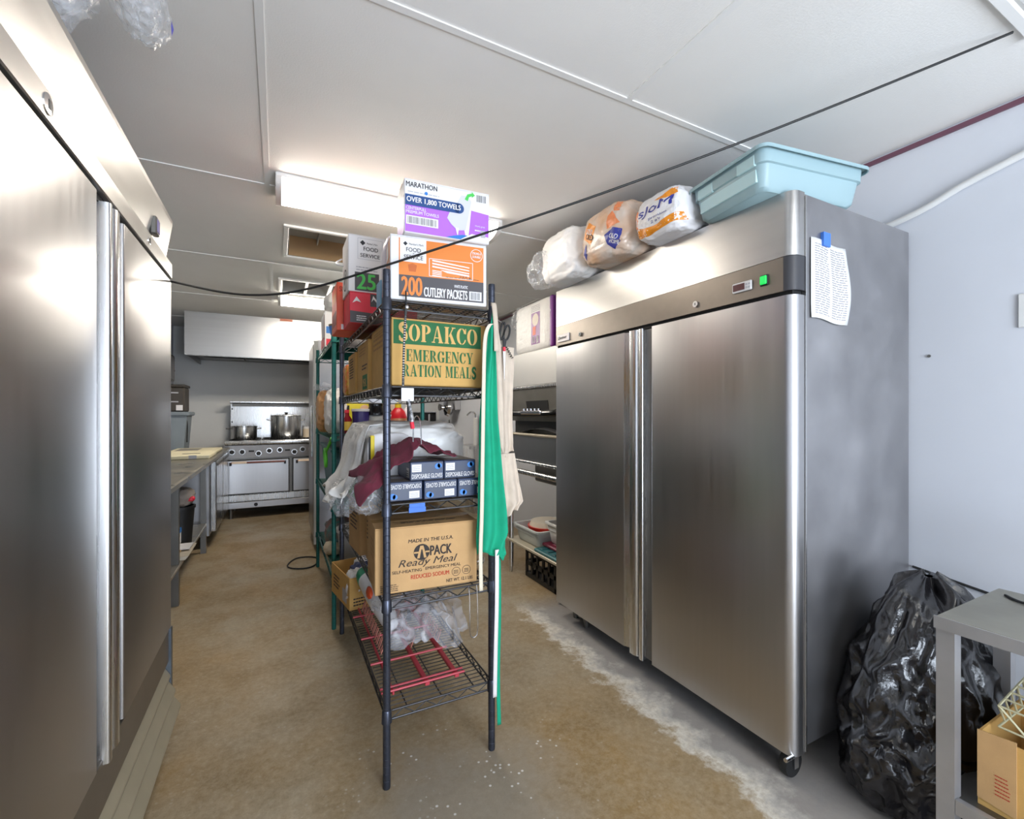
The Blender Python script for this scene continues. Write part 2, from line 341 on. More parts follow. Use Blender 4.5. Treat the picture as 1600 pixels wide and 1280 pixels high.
# ------------------------------------------------------------------ room shell
XL, XR, YF, YB, HC = -1.25, 2.45, -2.6, 7.5, 2.5
def floor_mat():
    m = bpy.data.materials.new('stained_concrete'); m.use_nodes = True; nt = m.node_tree; N = nt.nodes; L = nt.links; p = N['Principled BSDF']
    tc = N.new('ShaderNodeTexCoord')
    def nz(sc, d=6, rough=.6):
        n = N.new('ShaderNodeTexNoise'); n.inputs['Scale'].default_value = sc; n.inputs['Detail'].default_value = d; n.inputs['Roughness'].default_value = rough
        L.new(tc.outputs['Object'], n.inputs['Vector']); return n.outputs['Fac']
    def mr(x, a, b, lo=0, hi=1):
        n = N.new('ShaderNodeMapRange'); n.inputs[1].default_value = a; n.inputs[2].default_value = b; n.inputs[3].default_value = lo; n.inputs[4].default_value = hi
        L.new(x, n.inputs[0]); return n.outputs[0]
    def mix(f, a, b):
        n = N.new('ShaderNodeMix'); n.data_type = 'RGBA'
        if isinstance(f, float): n.inputs['Factor'].default_value = f
        else: L.new(f, n.inputs['Factor'])
        for k, v in (('A', a), ('B', b)):
            if isinstance(v, tuple): n.inputs[k].default_value = lin(v)
            else: L.new(v, n.inputs[k])
        return n.outputs['Result']
    def ma(op, a, b=None):
        n = N.new('ShaderNodeMath'); n.operation = op
        for i, v in enumerate((a, b)):
            if v is None: continue
            if isinstance(v, (int, float)): n.inputs[i].default_value = v
            else: L.new(v, n.inputs[i])
        return n.outputs[0]
    sx = N.new('ShaderNodeSeparateXYZ'); L.new(tc.outputs['Object'], sx.inputs[0]); X, Y = sx.outputs[0], sx.outputs[1]
    big = nz(1.1, 5); mid = nz(3.5, 8, .65); fine = nz(38, 6, .7)
    c = mix(mr(big, .36, .64), (154,126,82), (160,149,128))
    c = mix(mr(mid, .45, .72, 0, .75), c, (124,101,64))
    c = mix(mr(fine, .4, .75, 0, .5), c, (196,178,150))
    c = mix(mr(nz(120, 3, .8), .5, .75, 0, .4), c, (104,86,60))
    # worn grey patch in front of the shelving
    d = ma('SQRT', ma('ADD', ma('POWER', ma('DIVIDE', ma('SUBTRACT', X, .55), .42), 2.0), ma('POWER', ma('DIVIDE', ma('SUBTRACT', Y, 1.35), .42), 2.0)))
    d = ma('ADD', d, mr(mid, .3, .7, -.35, .35))
    c = mix(mr(d, .6, 1.25, .62, 0), c, (150,143,132))
    v = N.new('ShaderNodeTexVoronoi'); v.inputs['Scale'].default_value = 34; L.new(tc.outputs['Object'], v.inputs['Vector'])
    sp = ma('MULTIPLY', mr(v.outputs['Distance'], .12, .2, 1, 0), mr(nz(5, 3), .45, .55))
    sp = ma('MULTIPLY', sp, mr(d, .9, 1.3, 1, .12))
    c = mix(sp, c, (226,222,216))
    # chalky residue washed out from under the right-hand refrigerator
    e = ma('ADD', X, mr(nz(6, 6, .7), .3, .7, -.10, .10))
    yy = ma('MULTIPLY', mr(Y, .45, .7), mr(Y, 2.62, 2.85, 1, 0))
    c = mix(ma('MULTIPLY', mr(e, 1.47, 1.53, 0, .75), yy), c, (150,150,152))
    edge = ma('MULTIPLY', ma('MULTIPLY', mr(e, 1.41, 1.47), mr(e, 1.47, 1.60, 1, 0)), yy)
    c = mix(ma('MULTIPLY', edge, mr(fine, .25, .6, .35, .95)), c, (226,222,212))
    L.new(c, p.inputs['Base Color']); p.inputs['Roughness'].default_value = .5
    L.new(mr(mid, .3, .7, .38, .62), p.inputs['Roughness'])
    b = N.new('ShaderNodeBump'); b.inputs['Strength'].default_value = .12; b.inputs['Distance'].default_value = .01; L.new(fine, b.inputs['Height']); L.new(b.outputs[0], p.inputs['Normal'])
    return m
struct(MB().box(XL-.1, YF-1.5, -.1, XR+.1, YB+.1, 0).build('floor', floor_mat()))
WALLM = mat('wall_paint', (216,219,226), .55, 0, .02, 3, bump=.03, bscale=90)
WALLG = mat('grey_wall_panel', (216,216,214), .5, 0, .02, 3)
CEILM = mat('ceiling_panel_white', (242,240,236), .6, 0, .015, 4, bump=.08, bscale=160)
BATT = mat('batten_white', (240,239,236), .4)
struct(MB().box(XR, YF, 0, XR+.1, YB, HC+.2).build('wall_right', WALLM))
struct(MB().box(XL-.1, YF, 0, XL, YB, HC+.2).build('wall_left', WALLM))
struct(MB().box(XL-.1, YB, 0, XR+.1, YB+.1, HC+.2).build('wall_back', WALLG))
wf = MB(); wf.box(XL-.1, YF-.1, 0, .1, YF, HC+.2); wf.box(1.8, YF-.1, 0, XR+.1, YF, HC+.2); wf.box(.1, YF-.1, 2.1, 1.8, YF, HC+.2)
struct(wf.build('wall_front', WALLM))
ceil = struct(MB().box(XL-.1, YF-.1, HC+.16, XR+.1, YB+.1, HC+.22).build('ceiling', CEILM))
rows = [YF, -1.376, -.026, 1.324, 2.66, 4.02, 5.38, 6.7, YB]
joint = [1.168, -.05]*5
holes = {1: (1.45, -.12, 2.05, .50), 3: None, 4: (.06, 3.18, 1.26, 3.76), 5: (.03, 4.42, 1.25, 4.86)}
hole_list = [(1.45, -.12, 2.05, .50), (.06, 3.18, 1.26, 3.76), (.03, 4.44, 1.25, 4.88)]
def panel(x0, y0, x1, y1):
    mb = MB(); cuts = [h for h in hole_list if h[0] < x1 and h[2] > x0 and h[1] < y1 and h[3] > y0]
    g = .0015
    if not cuts: mb.box(x0+g, y0+g, HC, x1-g, y1-g, HC+.012)
    else:
        a, b, c, d = cuts[0]; a = max(a, x0); c = min(c, x1)
        for q in ((x0, y0, x1, b), (x0, d, x1, y1), (x0, b, a, d), (c, b, x1, d)):
            if q[2]-q[0] > .01 and q[3]-q[1] > .01: mb.box(q[0]+g, q[1], HC, q[2]-g, q[3], HC+.012)
    mb.build('ceiling_panel', CEILM, ceil)
for i in range(len(rows)-1):
    y0, y1 = rows[i], rows[i+1]; j = joint[i]
    xs = [XL] + [x for x in (j-2.436, j, j+2.436) if XL+.05 < x < XR-.05] + [XR]
    for a, b in zip(xs, xs[1:]): panel(a, y0, b, y1)
    if i: MB().box(XL, y0-.012, HC-.004, XR, y0+.012, HC+.001).build('batten', BATT, ceil)
    for x in xs[1:-1]: 
        seg = [(y0, y1)]
        for h in hole_list:
            if h[0] < x < h[2] and h[1] < y1 and h[3] > y0: seg = [(y0, h[1]), (h[3], y1)]
        for a, b in seg: MB().box(x-.012, a+.012, HC-.0045, x+.012, b-.012, HC+.001).build('batten', BATT, ceil)
def opening(h, name, label, wood=False, bars=0):
    x0, y0, x1, y1 = h; t = thing(name, label, 'ceiling vent', ((x0+x1)/2, (y0+y1)/2, HC))
    f = .03
    for q in ((x0-f, y0-f, x1+f, y0), (x0-f, y1, x1+f, y1+f), (x0-f, y0, x0, y1), (x1, y0, x1+f, y1)):
        MB().box(q[0], q[1], HC-.014, q[2], q[3], HC-.0005, .003).build('frame', BATT, t)
    LIN = mat('recess_lining', (176,174,170), .6); WD = mat('raw_wood_edge', (170,138,98), .7)
    MB().box(x0, y0, HC+.145, x1, y1, HC+.155).build('recess_top', LIN, t)
    for k, q in enumerate(((x0, y0, x1, y0+.008), (x0, y1-.008, x1, y1), (x0, y0+.008, x0+.008, y1-.008), (x1-.008, y0+.008, x1, y1-.008))):
        MB().box(q[0], q[1], HC, q[2], q[3], HC+.145).build('recess_side', WD if (wood and k == 1) else LIN, t)
    if wood: MB().box((x0+x1)/2-.4, y0+.01, HC+.10, (x0+x1)/2-.392, y1-.01, HC+.144).build('seam', LIN, t)
    for k in range(bars):
        x = x0+(x1-x0)*(k+1)/(bars+1); MB().box(x-.012, y0, HC-.01, x+.012, y1, HC+.008).build('grille_bar', BATT, t)
    return t
opening(hole_list[0], 'ceiling_opening', 'white framed square opening in the ceiling where the black cable ends')
opening(hole_list[1], 'ceiling_opening', 'empty white framed ceiling recess with a bare wood edge behind the near lamp', wood=True)
opening(hole_list[2], 'ceiling_grille', 'white framed ceiling grille with cross bars beside the far lamp', bars=5)
struct(MB().box(XR-.012, YF, HC-.03, XR, YB, HC-.012).build('trim_1', mat('purple_trim', (112,72,88), .5)))
rw = spline([(XR-.016, -.6, 2.40), (XR-.016, .35, 2.32), (XR-.016, .75, 2.245), (XR-.016, 1.0, 2.17), (XR-.016, 1.6, 2.10)], 6)
tag(MB().tube(rw, .014, 8).build('cable_raceway', WHITEP, None, 60), 'white cable duct sagging along the right wall above the fridge', 'cable duct')
sw = thing('switch_plate', 'white switch plate at the right edge of the bluish wall', 'switch', (XR, .60, 1.64))
MB().box(XR-.008, .555, 1.64, XR, .645, 1.765, .003).build('plate', WHITEP, sw)
MB().box(XR-.014, .592, 1.685, XR-.006, .608, 1.72, .002).build('toggle', WHITEP, sw)
tag(MB().lathe([(.006,0),(.006,.004),(.003,.006)], 12, (XR-.006, .905, 1.565), 'x').build('wall_screw', STEEL_D), 'small dark screw in the wall right of the fridge', 'screw')
def lamp(name, label, x0, yc, strength, L=1.22, wd=.27):
    t = thing(name, label, 'ceiling lamp', (x0+L/2, yc, HC)); y0 = yc-wd/2
    MB().box(x0, y0, HC-.022, x0+L, y0+wd, HC-.001, .003).build('housing', WHITE, t)
    pr = [(y0+.01, HC-.02)]+[(yc-(wd/2-.008)*math.cos(R(a)), HC-.022-.062*math.sin(R(a))**.7) for a in range(10, 171, 10)]+[(y0+wd-.01, HC-.02)]
    DIF = mat('lamp_diffuser_%d' % int(strength*10), (255,246,232), .4, emit=strength)
    MB().prism(pr, x0+.025, x0+L-.025, 'x').build('diffuser', DIF, t, 40)
    pe = [(y0, HC-.005)]+[(yc-(wd/2)*math.cos(R(a)), HC-.022-.068*max(0, math.sin(R(a)))**.7) for a in range(5, 176, 10)]+[(y0+wd, HC-.005)]
    for x in (x0, x0+L-.025): MB().prism(pe, x-.001, x+.026, 'x').build('end_cap', mat('lamp_end_cap', (206,204,200), .5), t, 40)
    return t
lamp('ceiling_lamp', 'long bright ceiling lamp behind the topmost purple box', -.01, 2.62, LAMP_NEAR)
lamp('ceiling_lamp', 'smaller looking far ceiling lamp in front of the range hood', 0.0, 5.12, LAMP_FAR)
lamp('ceiling_lamp', 'ceiling lamp behind the viewer near the doorway', .2, -1.0, LAMP_REAR)

# ------------------------------------------------------------------ right-hand refrigerator
fx, y0, y1 = 1.607, .967, 2.506
fr = thing('upright_refrigerator', 'two door steel refrigerator with dark control band and paper on its side', 'refrigerator', (2.04, 1.74, 0))
MB().box(1.676, y0, .13, 2.43, y1, 2.108, .004).build('cabinet', STEEL_SIDE, fr)
MB().box(1.672, y0-.004, .115, 1.678, y0+.01, 2.10).build('edge_trim', STEEL_L, fr)
def fplan(xf, xb, ya, yb, rn=.035, rfar=.01):
    p = [(xb, ya)]
    p += arc(xf+rn, ya+rn, rn, 270, 180, 6) if rn else [(xf, ya)]
    p += arc(xf+rfar, yb-rfar, rfar, 180, 90, 3) if rfar else [(xf, yb)]
    return p+[(xb, yb)]
MB().prism(fplan(fx, 1.671, y0, y1), 1.884, 2.112).build('header', STEEL_H, fr, 40)
MB().prism(fplan(fx-.001, 1.671, y0+.037, y1, 0, .01), 1.760, 1.882).build('control_band', BAND, fr, 40)
MB().prism([(1.671, y0)]+arc(fx+.034, y0+.034, .035, 270, 180, 6)+[(fx-.001, y0+.0365), (1.671, y0+.0365)], 1.760, 1.882).build('band_corner', BANDEND, fr, 40)
MB().box(fx+.012, y0+.012, 1.742, 1.671, y1-.008, 1.7602).build('gasket', GASKET, fr)
zb, zt = .108, 1.744
for near in (1, 0):
    if near:
        d = MB().prism(fplan(fx, 1.670, y0, 1.650, .035, .004), zb, zt).build('door', STEEL, fr, 40)
        MB().box(fx+.016, 1.650, zb+.004, 1.670, 1.700, zt-.006).build('pull_recess', STEEL_D, d)
        MB().prism(fplan(fx-.012, 1.66, 1.700, 1.728, .006, .006), zb-.006, zt-.002).build('handle', STEEL_L, d, 40)
    else:
        d = MB().prism(fplan(fx, 1.670, 1.847, y1, .004, .012), zb, zt).build('door', STEEL, fr, 40)
        MB().prism([(1.670, 1.793), (fx+.024, 1.793), (fx, 1.847), (1.670, 1.847)], zb+.002, zt-.002).build('pull_recess', STEEL_L, d)
        MB().prism(fplan(fx-.014, 1.66, 1.739, 1.793, .022, .006), zb-.004, zt-.002).build('handle', STEEL_L, d, 40)
MB().box(fx+.03, 1.60, .12, 1.675, 1.90, 1.742).build('door_gap', GASKET, fr)
FB = Face(fr, Vector((fx-.001, 0, 0))-Vector((2.04, 1.74, 0)), (0,-1,0), (0,0,1))
MB().box(fx-.007, 2.345, 1.778, fx-.001, 2.475, 1.826, .002).build('badge', PWHITE, fr)
fb2 = Face(fr, Vector((fx-.007, 2.47, 1.778))-Vector((2.04, 1.74, 0)), (0,-1,0), (0,0,1))
fb2.text('Qustimer', .008, .014, .105, .036, INKB, .02, .3)
for yy, zz in ((2.228, 1.796), (1.385, 1.794)):
    lk = MB().lathe([(.013,-.008),(.013,-.002),(.011,0)], 16, (fx, yy, zz), 'x').build('lock', CHROME, fr, 40)
    MB().box(fx-.0095, yy-.001, zz-.005, fx-.0085, yy+.001, zz+.005).build('keyhole', BLACK, lk)
dsp = MB().box(fx-.009, 1.122, 1.795, fx-.001, 1.205, 1.832, .003).build('display_bezel', PWHITE, fr)
MB().box(fx-.0105, 1.15, 1.801, fx-.0085, 1.199, 1.826).build('display_window', mat('display_red', (84,40,44), .2), dsp)
for a in (1.127, 1.138):
    for b in (1.803, 1.815): MB().box(fx-.0105, a, b, fx-.0085, a+.007, b+.007).build('button', PGREY, dsp)
g = MB().box(fx-.006, 1.058, 1.796, fx-.001, 1.09, 1.836, .002).build('switch_bezel', BLACK, fr)
MB().box(fx-.013, 1.061, 1.80, fx-.005, 1.087, 1.832, .003).build('green_switch', mat('lit_green', (20,190,80), .3, emit=.5), g)
def caster(x, y, parent):
    c = MB().box(x-.03, y-.03, .10, x+.03, y+.03, .115).build('caster', STEEL_L, parent)
    MB().lathe([(.02,-.016),(.047,-.014),(.05,0),(.047,.014),(.02,.016)], 20, (x, y-.0, .05), 'y').build('wheel', BLACK, c, 40)
    for s in (-1, 1): MB().box(x-.012, y+s*.022-.002, .04, x+.012, y+s*.022+.002, .102).build('fork', CHROME, c)
    MB().cyl((x-.005, y-.03, .10), (x-.10, y-.045, .118), .007, 8).build('brake_pedal', STEEL_L, c)
caster(1.665, 1.015, fr)
for x, y in ((2.36, 1.03), (2.36, 2.44)): caster(x, y, fr)
for x, y in ((1.72, 2.44), (1.70, 2.30)): MB().lathe([(.016,0),(.018,.02),(.026,.10),(.03,.13)], 14, (x, y, 0)).build('foot', STEEL_D, fr, 40)
# paper taped to the side
pp = thing('paper_sheet', 'printed paper sheet taped to the side of the right refrigerator', 'paper', (1.82, y0-.002, 1.69))
def pf(u, v): return (1.703+.232*u+.012*math.sin(v*5)*u, y0-.004-.010*u*u*abs(math.sin(3*v))-.012*max(0, .15-v), 1.668+.29*v-.012*u+.004*math.sin(u*7))
o = MB().grid(pf, 8, 12).build('sheet', mat('paper_white', (226,226,226), .7), pp, 179); o.modifiers.new('t', 'SOLIDIFY').thickness = .0006
lm = MB()
rr = random.Random(3)
for k in range(30):
    v = .06+k*.0298
    for a, b in ((.1, .47), (.53, .92)):
        x = a
        while x < b-.03:
            e = min(b, x+rr.uniform(.04,.16))
            q = [Vector(pf(x, v)), Vector(pf(e, v)), Vector(pf(e, v+.011)), Vector(pf(x, v+.011))]
            lm.poly([p+Vector((0,-.0012,0)) for p in q]); x = e+.02
lm.build('printed_lines', mat('faded_print', (140,140,146), .8), pp)
MB().box(1.768, y0-.012, 1.935, 1.812, y0-.0005, 1.985).build('tape', TAPE, pp)

# ------------------------------------------------------------------ left-hand refrigerator
LX = -.39
lf = thing('upright_refrigerator', 'tall steel refrigerator with louvred base along the left wall', 'refrigerator', (-.8, 1.55, 0))
MB().box(-1.2, .81, .10, LX-.06, 2.30, 2.10, .004).build('cabinet', STEEL_SIDE, lf)
MB().prism([(-1.2, 2.10), (LX+.004, 2.112), (LX+.004, 2.095), (LX-.022, 1.938), (LX-.06, 1.93), (-1.2, 1.93)], .81, 2.302, 'y').build('header', STEEL_H, lf)
MB().box(LX-.058, .81, 1.874, LX+.003, 2.302, 1.936, .003).build('header_strip', STEEL_H, lf)
MB().box(LX-.06, .82, 1.855, LX-.012, 2.295, 1.875).build('gasket', GASKET, lf)
zb, zt = .452, 1.862
def rp(ya, yb, xf, xb, r=.006): return [(xb, ya)]+arc(xf-r, ya+r, r, 270, 360, 3)+arc(xf-r, yb-r, r, 0, 90, 3)+[(xb, yb)]
d = MB().prism(rp(.81, 1.442, LX, LX-.055), zb, zt).build('door', STEEL, lf, 40)
MB().box(LX-.05, 1.442, zb+.004, LX-.022, 1.492, zt-.02).build('pull_recess', STEEL_D, d)
MB().prism(rp(1.496, 1.520, LX+.010, LX-.05), zb-.02, zt-.004).build('handle', STEEL_L, d, 40)
d = MB().prism(rp(1.657, 2.30, LX, LX-.055), zb, zt).build('door', STEEL, lf, 40)
MB().box(LX-.045, 1.588, zb+.004, LX-.016, 1.657, zt-.006).build('pull_recess', STEEL_D, d)
MB().prism(rp(1.530, 1.585, LX+.012, LX-.05, .018), zb-.01, zt-.004).build('handle', STEEL_L, d, 40)
MB().box(LX-.06, 1.43, zb, LX-.046, 1.68, zt).build('door_gap', GASKET, lf)
KICK = mat('bronze_kick', (116,108,98), .4, .6, .06, 10)
MB().box(LX-.06, .81, .318, LX-.004, 2.30, .446, .002).build('base_panel', KICK, lf)
LOUV = mat('beige_louvre', (176,166,142), .4, .3, .05, 10)
for k in range(3):
    z = .30-.064*k; q = .017*k-.006
    MB().prism([(q+LX-.020, z+.002), (q+LX-.014, z+.002), (q+LX+.008, z-.036), (q+LX+.008, z-.046), (q+LX+.003, z-.046), (q+LX+.003, z-.038)], .82, 2.272, 'y').build('louvre_slat', LOUV, lf)
MB().box(LX-.06, 2.274, .10, LX+.004, 2.302, .45).build('end_bracket', mat('blue_grey_metal', (92,100,108), .4, .6), lf)
MB().box(LX-.08, .82, .10, LX-.055, 2.27, .32).build('base_back', GASKET, lf)
for x in (-1.12, -.5):
    for y in (.9, 2.2): MB().lathe([(.02,0),(.022,.02),(.03,.1)], 14, (x, y, 0)).build('foot', STEEL_D, lf, 40)
for yy in (1.165, 1.925):
    r_ = .020 if yy < 1.5 else .013
    lk = MB().lathe([(r_,0),(r_,.002),(r_*.8,.003)], 18, (LX+.003, yy, 1.905), 'x').build('lock', CHROME, lf, 40)
    MB().box(LX+.0058, yy-.004, 1.896, LX+.0068, yy+.004, 1.914).build('keyhole', BLACK, lk)
b = MB().box(LX-.016, 2.03, 1.965, LX+.004, 2.075, 2.03, .004).build('controller', STEEL_D, lf)
MB().box(LX+.003, 2.037, 1.975, LX+.006, 2.07, 2.02, .001).build('display_window', mat('violet_display', (150,140,190), .2), b)
# clear bags lying on its top edge
t = thing('plastic_bag', 'crumpled clear bag lying on the near top edge of left refrigerator', 'plastic bag', (-.45, 1.16, 2.112))
MB().blob((-.42, 1.16, 2.182), (.082, .125, .068), .28, 1.5, 3, 72, 48, 2.0, zmin=2.1135, fold=.8).build('film', BAGC2, t, 60)
MB().blob((-.43, 1.15, 2.172), (.06, .095, .055), .35, 1.9, 12, 60, 40, 2.0, zmin=2.1138, fold=.8).build('inner_fold', BAGC2, t, 60)
t = thing('plastic_bag', 'clear bag with blue print jutting out above the left refrigerator', 'plastic bag', (-.45, 1.36, 2.112))
MB().blob((-.285, 1.335, 2.275), (.045, .085, .055), .3, 1.5, 5, 72, 48, 2.0, fold=.8).build('film', BAGC2, t, 60)
MB().blob((-.285, 1.335, 2.278), (.032, .07, .04), .3, 1.9, 15, 60, 40, 2.0, fold=.8).build('inner_fold', BAGC2, t, 60)
MB().tube(spline([(-.30,1.33,2.29),(-.37,1.36,2.32),(-.46,1.40,2.25),(-.52,1.42,2.16),(-.58,1.43,2.125)],5), [.03,.028,.026,.026,.028,.03,.034,.038,.042,.045,.048,.05,.05,.05,.048,.044,.04,.034,.026,.018,.008], 14).build('film_neck', BAGC2, t, 60)
MB().poly([(-.232, 1.372, 2.285), (-.232, 1.398, 2.280), (-.236, 1.398, 2.262), (-.234, 1.374, 2.270)]).build('blue_print', mat('blue_print', (60,60,190), .4), t)

# ------------------------------------------------------------------ far kitchen: hood, range, pots
hd = thing('range_hood', 'big stainless exhaust hood on the far wall above the range', 'range hood', (.3, 6.9, 2.0))
hx0, hx1, hy = -.95, 1.55, 6.31
for k, (a, b) in enumerate(((hx0, .30), (.302, hx1))): MB().box(a, hy, 2.0, b, hy+.012, HC-.001).build('front_panel', STEEL_H, hd)
MB().box(hx0, hy+.012, 2.0, hx0+.012, YB, HC-.001).build('side_panel', STEEL_SIDE, hd); MB().box(hx1-.012, hy+.012, 2.0, hx1, YB, HC-.001).build('side_panel', STEEL_SIDE, hd)
MB().box(hx0+.012, hy+.012, 2.06, hx1-.012, YB, 2.08).build('hood_ceiling', STEEL_D, hd)
MB().box(hx0+.012, hy+.012, 1.998, hx1-.012, hy+.09, 2.012).build('drip_lip', STEEL_L, hd)
for k in range(5):
    x = hx0+.1+k*.47; MB().prism([(6.95, 2.03), (7.42, 2.055), (7.42, 2.062), (6.95, 2.045)], x, x+.45, 'x').build('filter', STEEL_D, hd)
tag(MB().box(.02, 6.302, 2.47, .16, 6.309, 2.497).build('warning_sticker', mat('rust_sticker', (184,110,84), .6)), 'small rust coloured sticker at the top of the hood', 'sticker')
rg = thing('range_stove', 'stainless restaurant range with two ovens and black knobs against far wall', 'stove', (.17, 7.0, 0))
rx0, rx1, ry = -.59, .93, 6.65
MB().box(rx0, ry+.02, .13, rx1, 7.38, .935).build('body', STEEL_D, rg)
MB().prism([(ry+.02, .76), (ry-.012, .765), (ry-.03, .925), (ry+.02, .93)], rx0, rx1, 'x').build('control_panel', STEEL, rg)
MB().box(rx0, ry-.05, .932, rx1, ry+.06, .985, .012, 2).build('front_ledge', STEEL_L, rg, 40)
MB().box(rx0+.01, ry+.06, .94, rx1-.01, 7.34, .968).build('cooktop', mat('greasy_black', (34,32,30), .5), rg)
for i in range(4):
    for j in range(2):
        x = rx0+.04+i*.365; y = ry+.08+j*.31; gm = MB()
        for a in range(5): gm.box(x+a*.08, y, .97, x+a*.08+.012, y+.29, .99)
        for a in (0, .278): gm.box(x, y+a, .97, x+.335, y+a+.012, .99)
        gm.build('burner_grate', BLACK, rg)
def odoor(a, b, name):
    d = MB().box(a, ry-.022, .315, b, ry+.02, .735, .006).build('oven_door', STEEL, rg)
    MB().box(a-.008, ry-.004, .307, b+.008, ry+.019, .743).build('door_seal', GASKET, rg)
    MB().cyl((a+.05, ry-.045, .708), (b-.05, ry-.045, .708), .012, 10).build('handle', mat('red_brown_bar', (120,70,62), .4), d, 40)
    for x in (a+.045, b-.045): MB().box(x-.012, ry-.05, .675, x+.012, ry-.02, .715).build('handle_bracket', BLACK, d)
    MB().box(a+.06, ry-.06, .700, a+.22, ry-.057, .726).build('name_plate', mat('cream_plate', (236,214,190), .5), d)
    return d
odoor(rx0+.02, .125, 'a'); odoor(.175, rx1-.02, 'b')
MB().box(rx0, ry-.01, .22, rx1, ry+.02, .30, .004).build('lower_strip', STEEL_L, rg)
kd = MB().box(rx0, ry-.03, .135, rx1, ry+.02, .214, .004).build('kick_drawer', STEEL, rg)
MB().lathe([(.022,-.012),(.018,0)], 16, (.02-.27, ry-.03, .175), 'y').build('drawer_hole', BLACK, kd)
for x in (rx0+.06, rx1-.06):
    for y in (ry+.06, 7.3): MB().lathe([(.022,0),(.022,.02),(.03,.13)], 12, (x, y, 0)).build('foot', STEEL_D, rg, 40)
for k, (x, z) in enumerate(((-.51,.845),(-.40,.845),(-.22,.82),(-.10,.85),(.02,.855),(.19,.825),(.29,.855),(.39,.855),(.55,.82),(.65,.85),(.76,.85))):
    kb = MB().lathe([(.034,-.032),(.034,-.026)], 18, (x, ry, z), 'y').build('knob_ring', STEEL_L, rg, 40)
    MB().lathe([(.020,-.060),(.026,-.055),(.026,-.032)], 16, (x, ry, z), 'y').build('knob', BLACK, kb, 40)
for x in (-.30, .11, .47): MB().box(x-.03, ry-.034, .84, x+.03, ry-.026, .86).build('vent_slot', BLACK, rg)
MB().box(rx0+.01, 7.34, .94, rx1-.01, 7.37, 1.46).build('backsplash', STEEL_L, rg)
MB().prism([(7.37, 1.46), (7.20, 1.475), (7.20, 1.492), (7.37, 1.492)], rx0+.01, rx1-.01, 'x').build('splash_shelf', STEEL_L, rg)
MB().box(rx0+.03, 7.30, 1.425, rx1-.03, 7.34, 1.462).build('shelf_bracket', STEEL_D, rg)
for x in (rx0+.02,):
    for z in (1.05, 1.2, 1.38): MB().box(x, 7.334, z, x+.015, 7.34, z+.02).build('rivet', BLACK, rg)
def pot(name, label, x, y, r, h, lid):
    z = .991; t = thing(name, label, 'pot', (x, y, z))
    MB().lathe([(r*.97,0),(r,.01),(r,h-.006),(r+.006,h),(r+.006,h+.004),(r-.004,h+.004),(r-.004,.012)], 40, (x, y, z), capt=True).build('pot_body', STEEL_L, t, 40)
    for s in (-1, 1):
        MB().tube(spline([(x+s*r, y-.05, z+h*.80), (x+s*(r+.045), y-.04, z+h*.84), (x+s*(r+.045), y+.04, z+h*.84), (x+s*r, y+.05, z+h*.80)], 5), .006, 8).build('handle', STEEL_D, t, 40)
    if lid:
        l = MB().lathe([(r+.008,h+.004),(r+.006,h+.012),(r*.5,h+.022),(.02,h+.026)], 40, (x, y, z)).build('lid', STEEL_L, t, 40)
        MB().lathe([(.012,h+.026),(.022,h+.04),(.018,h+.052)], 14, (x, y, z)).build('lid_knob', BLACK, l, 40)
pot('cooking_pot', 'low wide steel pot on the left burners of the range', -.40, 6.96, .15, .165, False)
pot('stock_pot', 'tall steel stock pot with lid on the range', .10, 6.98, .185, .30, True)
sd = thing('spice_shaker', 'small cream container standing right of the stock pot', 'container', (.36, 7.12, .991))
MB().lathe([(.05,0),(.05,.10),(.052,.10),(.052,.12)], 20, (.36, 7.12, .991)).build('jar', mat('cream_jar', (220,205,180), .5), sd, 40)
MB().lathe([(.053,.12),(.053,.145),(.04,.15)], 20, (.36, 7.12, .991)).build('lid', PWHITE, sd, 40)
# tall white edged steel unit standing behind the green shelving
fz = thing('upright_freezer', 'tall steel freezer with a white edge behind the green shelving', 'freezer', (.74, 5.1, 0))
MB().box(.33, 4.78, .10, 1.12, 5.45, 2.04, .006).build('cabinet', STEEL_SIDE, fz)
MB().box(.305, 4.765, .06, .345, 4.79, 2.03, .004).build('edge_panel', WHITEP, fz)
MB().box(.30, 4.80, .13, .328, 5.44, 2.0, .006).build('door', STEEL, fz)
MB().box(.285, 4.83, .9, .30, 4.86, 1.4, .004).build('handle', CHROME, fz)
for x in (.4, 1.05):
    for y in (4.85, 5.38): MB().lathe([(.02,0),(.025,.1)], 12, (x, y, 0)).build('foot', BLACK, fz, 40)

# ------------------------------------------------------------------ left run: prep table, undercounter fridge
pt = thing('prep_table', 'long steel prep table with lower shelf along the left wall', 'table', (-.87, 3.8, 0))
MB().prism([(-1.22, .868), (-.55, .868), (-.53, .874), (-.53, .902), (-.545, .906), (-1.22, .906)], 2.38, 5.29, 'y').build('table_top', TOPM, pt)
MB().box(-1.235, 2.38, .906, -1.215, 5.29, 1.0).build('upstand', TOPM, pt)
for x in (-1.17, -.63):
    for y in (2.5, 3.85, 5.18): MB().box(x-.022, y-.022, 0, x+.022, y+.022, .868).build('leg', STEEL_D, pt)
MB().box(-1.19, 2.42, .262, -.60, 5.15, .285, .004).build('lower_shelf', TOPM, pt)
uf = thing('undercounter_fridge', 'low steel undercounter fridge between prep table and range', 'refrigerator', (-.87, 5.95, 0))
MB().box(-1.22, 5.33, .12, -.60, 6.58, .866, .004).build('cabinet', STEEL_SIDE, uf)
MB().prism([(-1.22, .868), (-.55, .868), (-.53, .874), (-.53, .902), (-.545, .906), (-1.22, .906)], 5.30, 6.585, 'y').build('worktop', TOPM, uf)
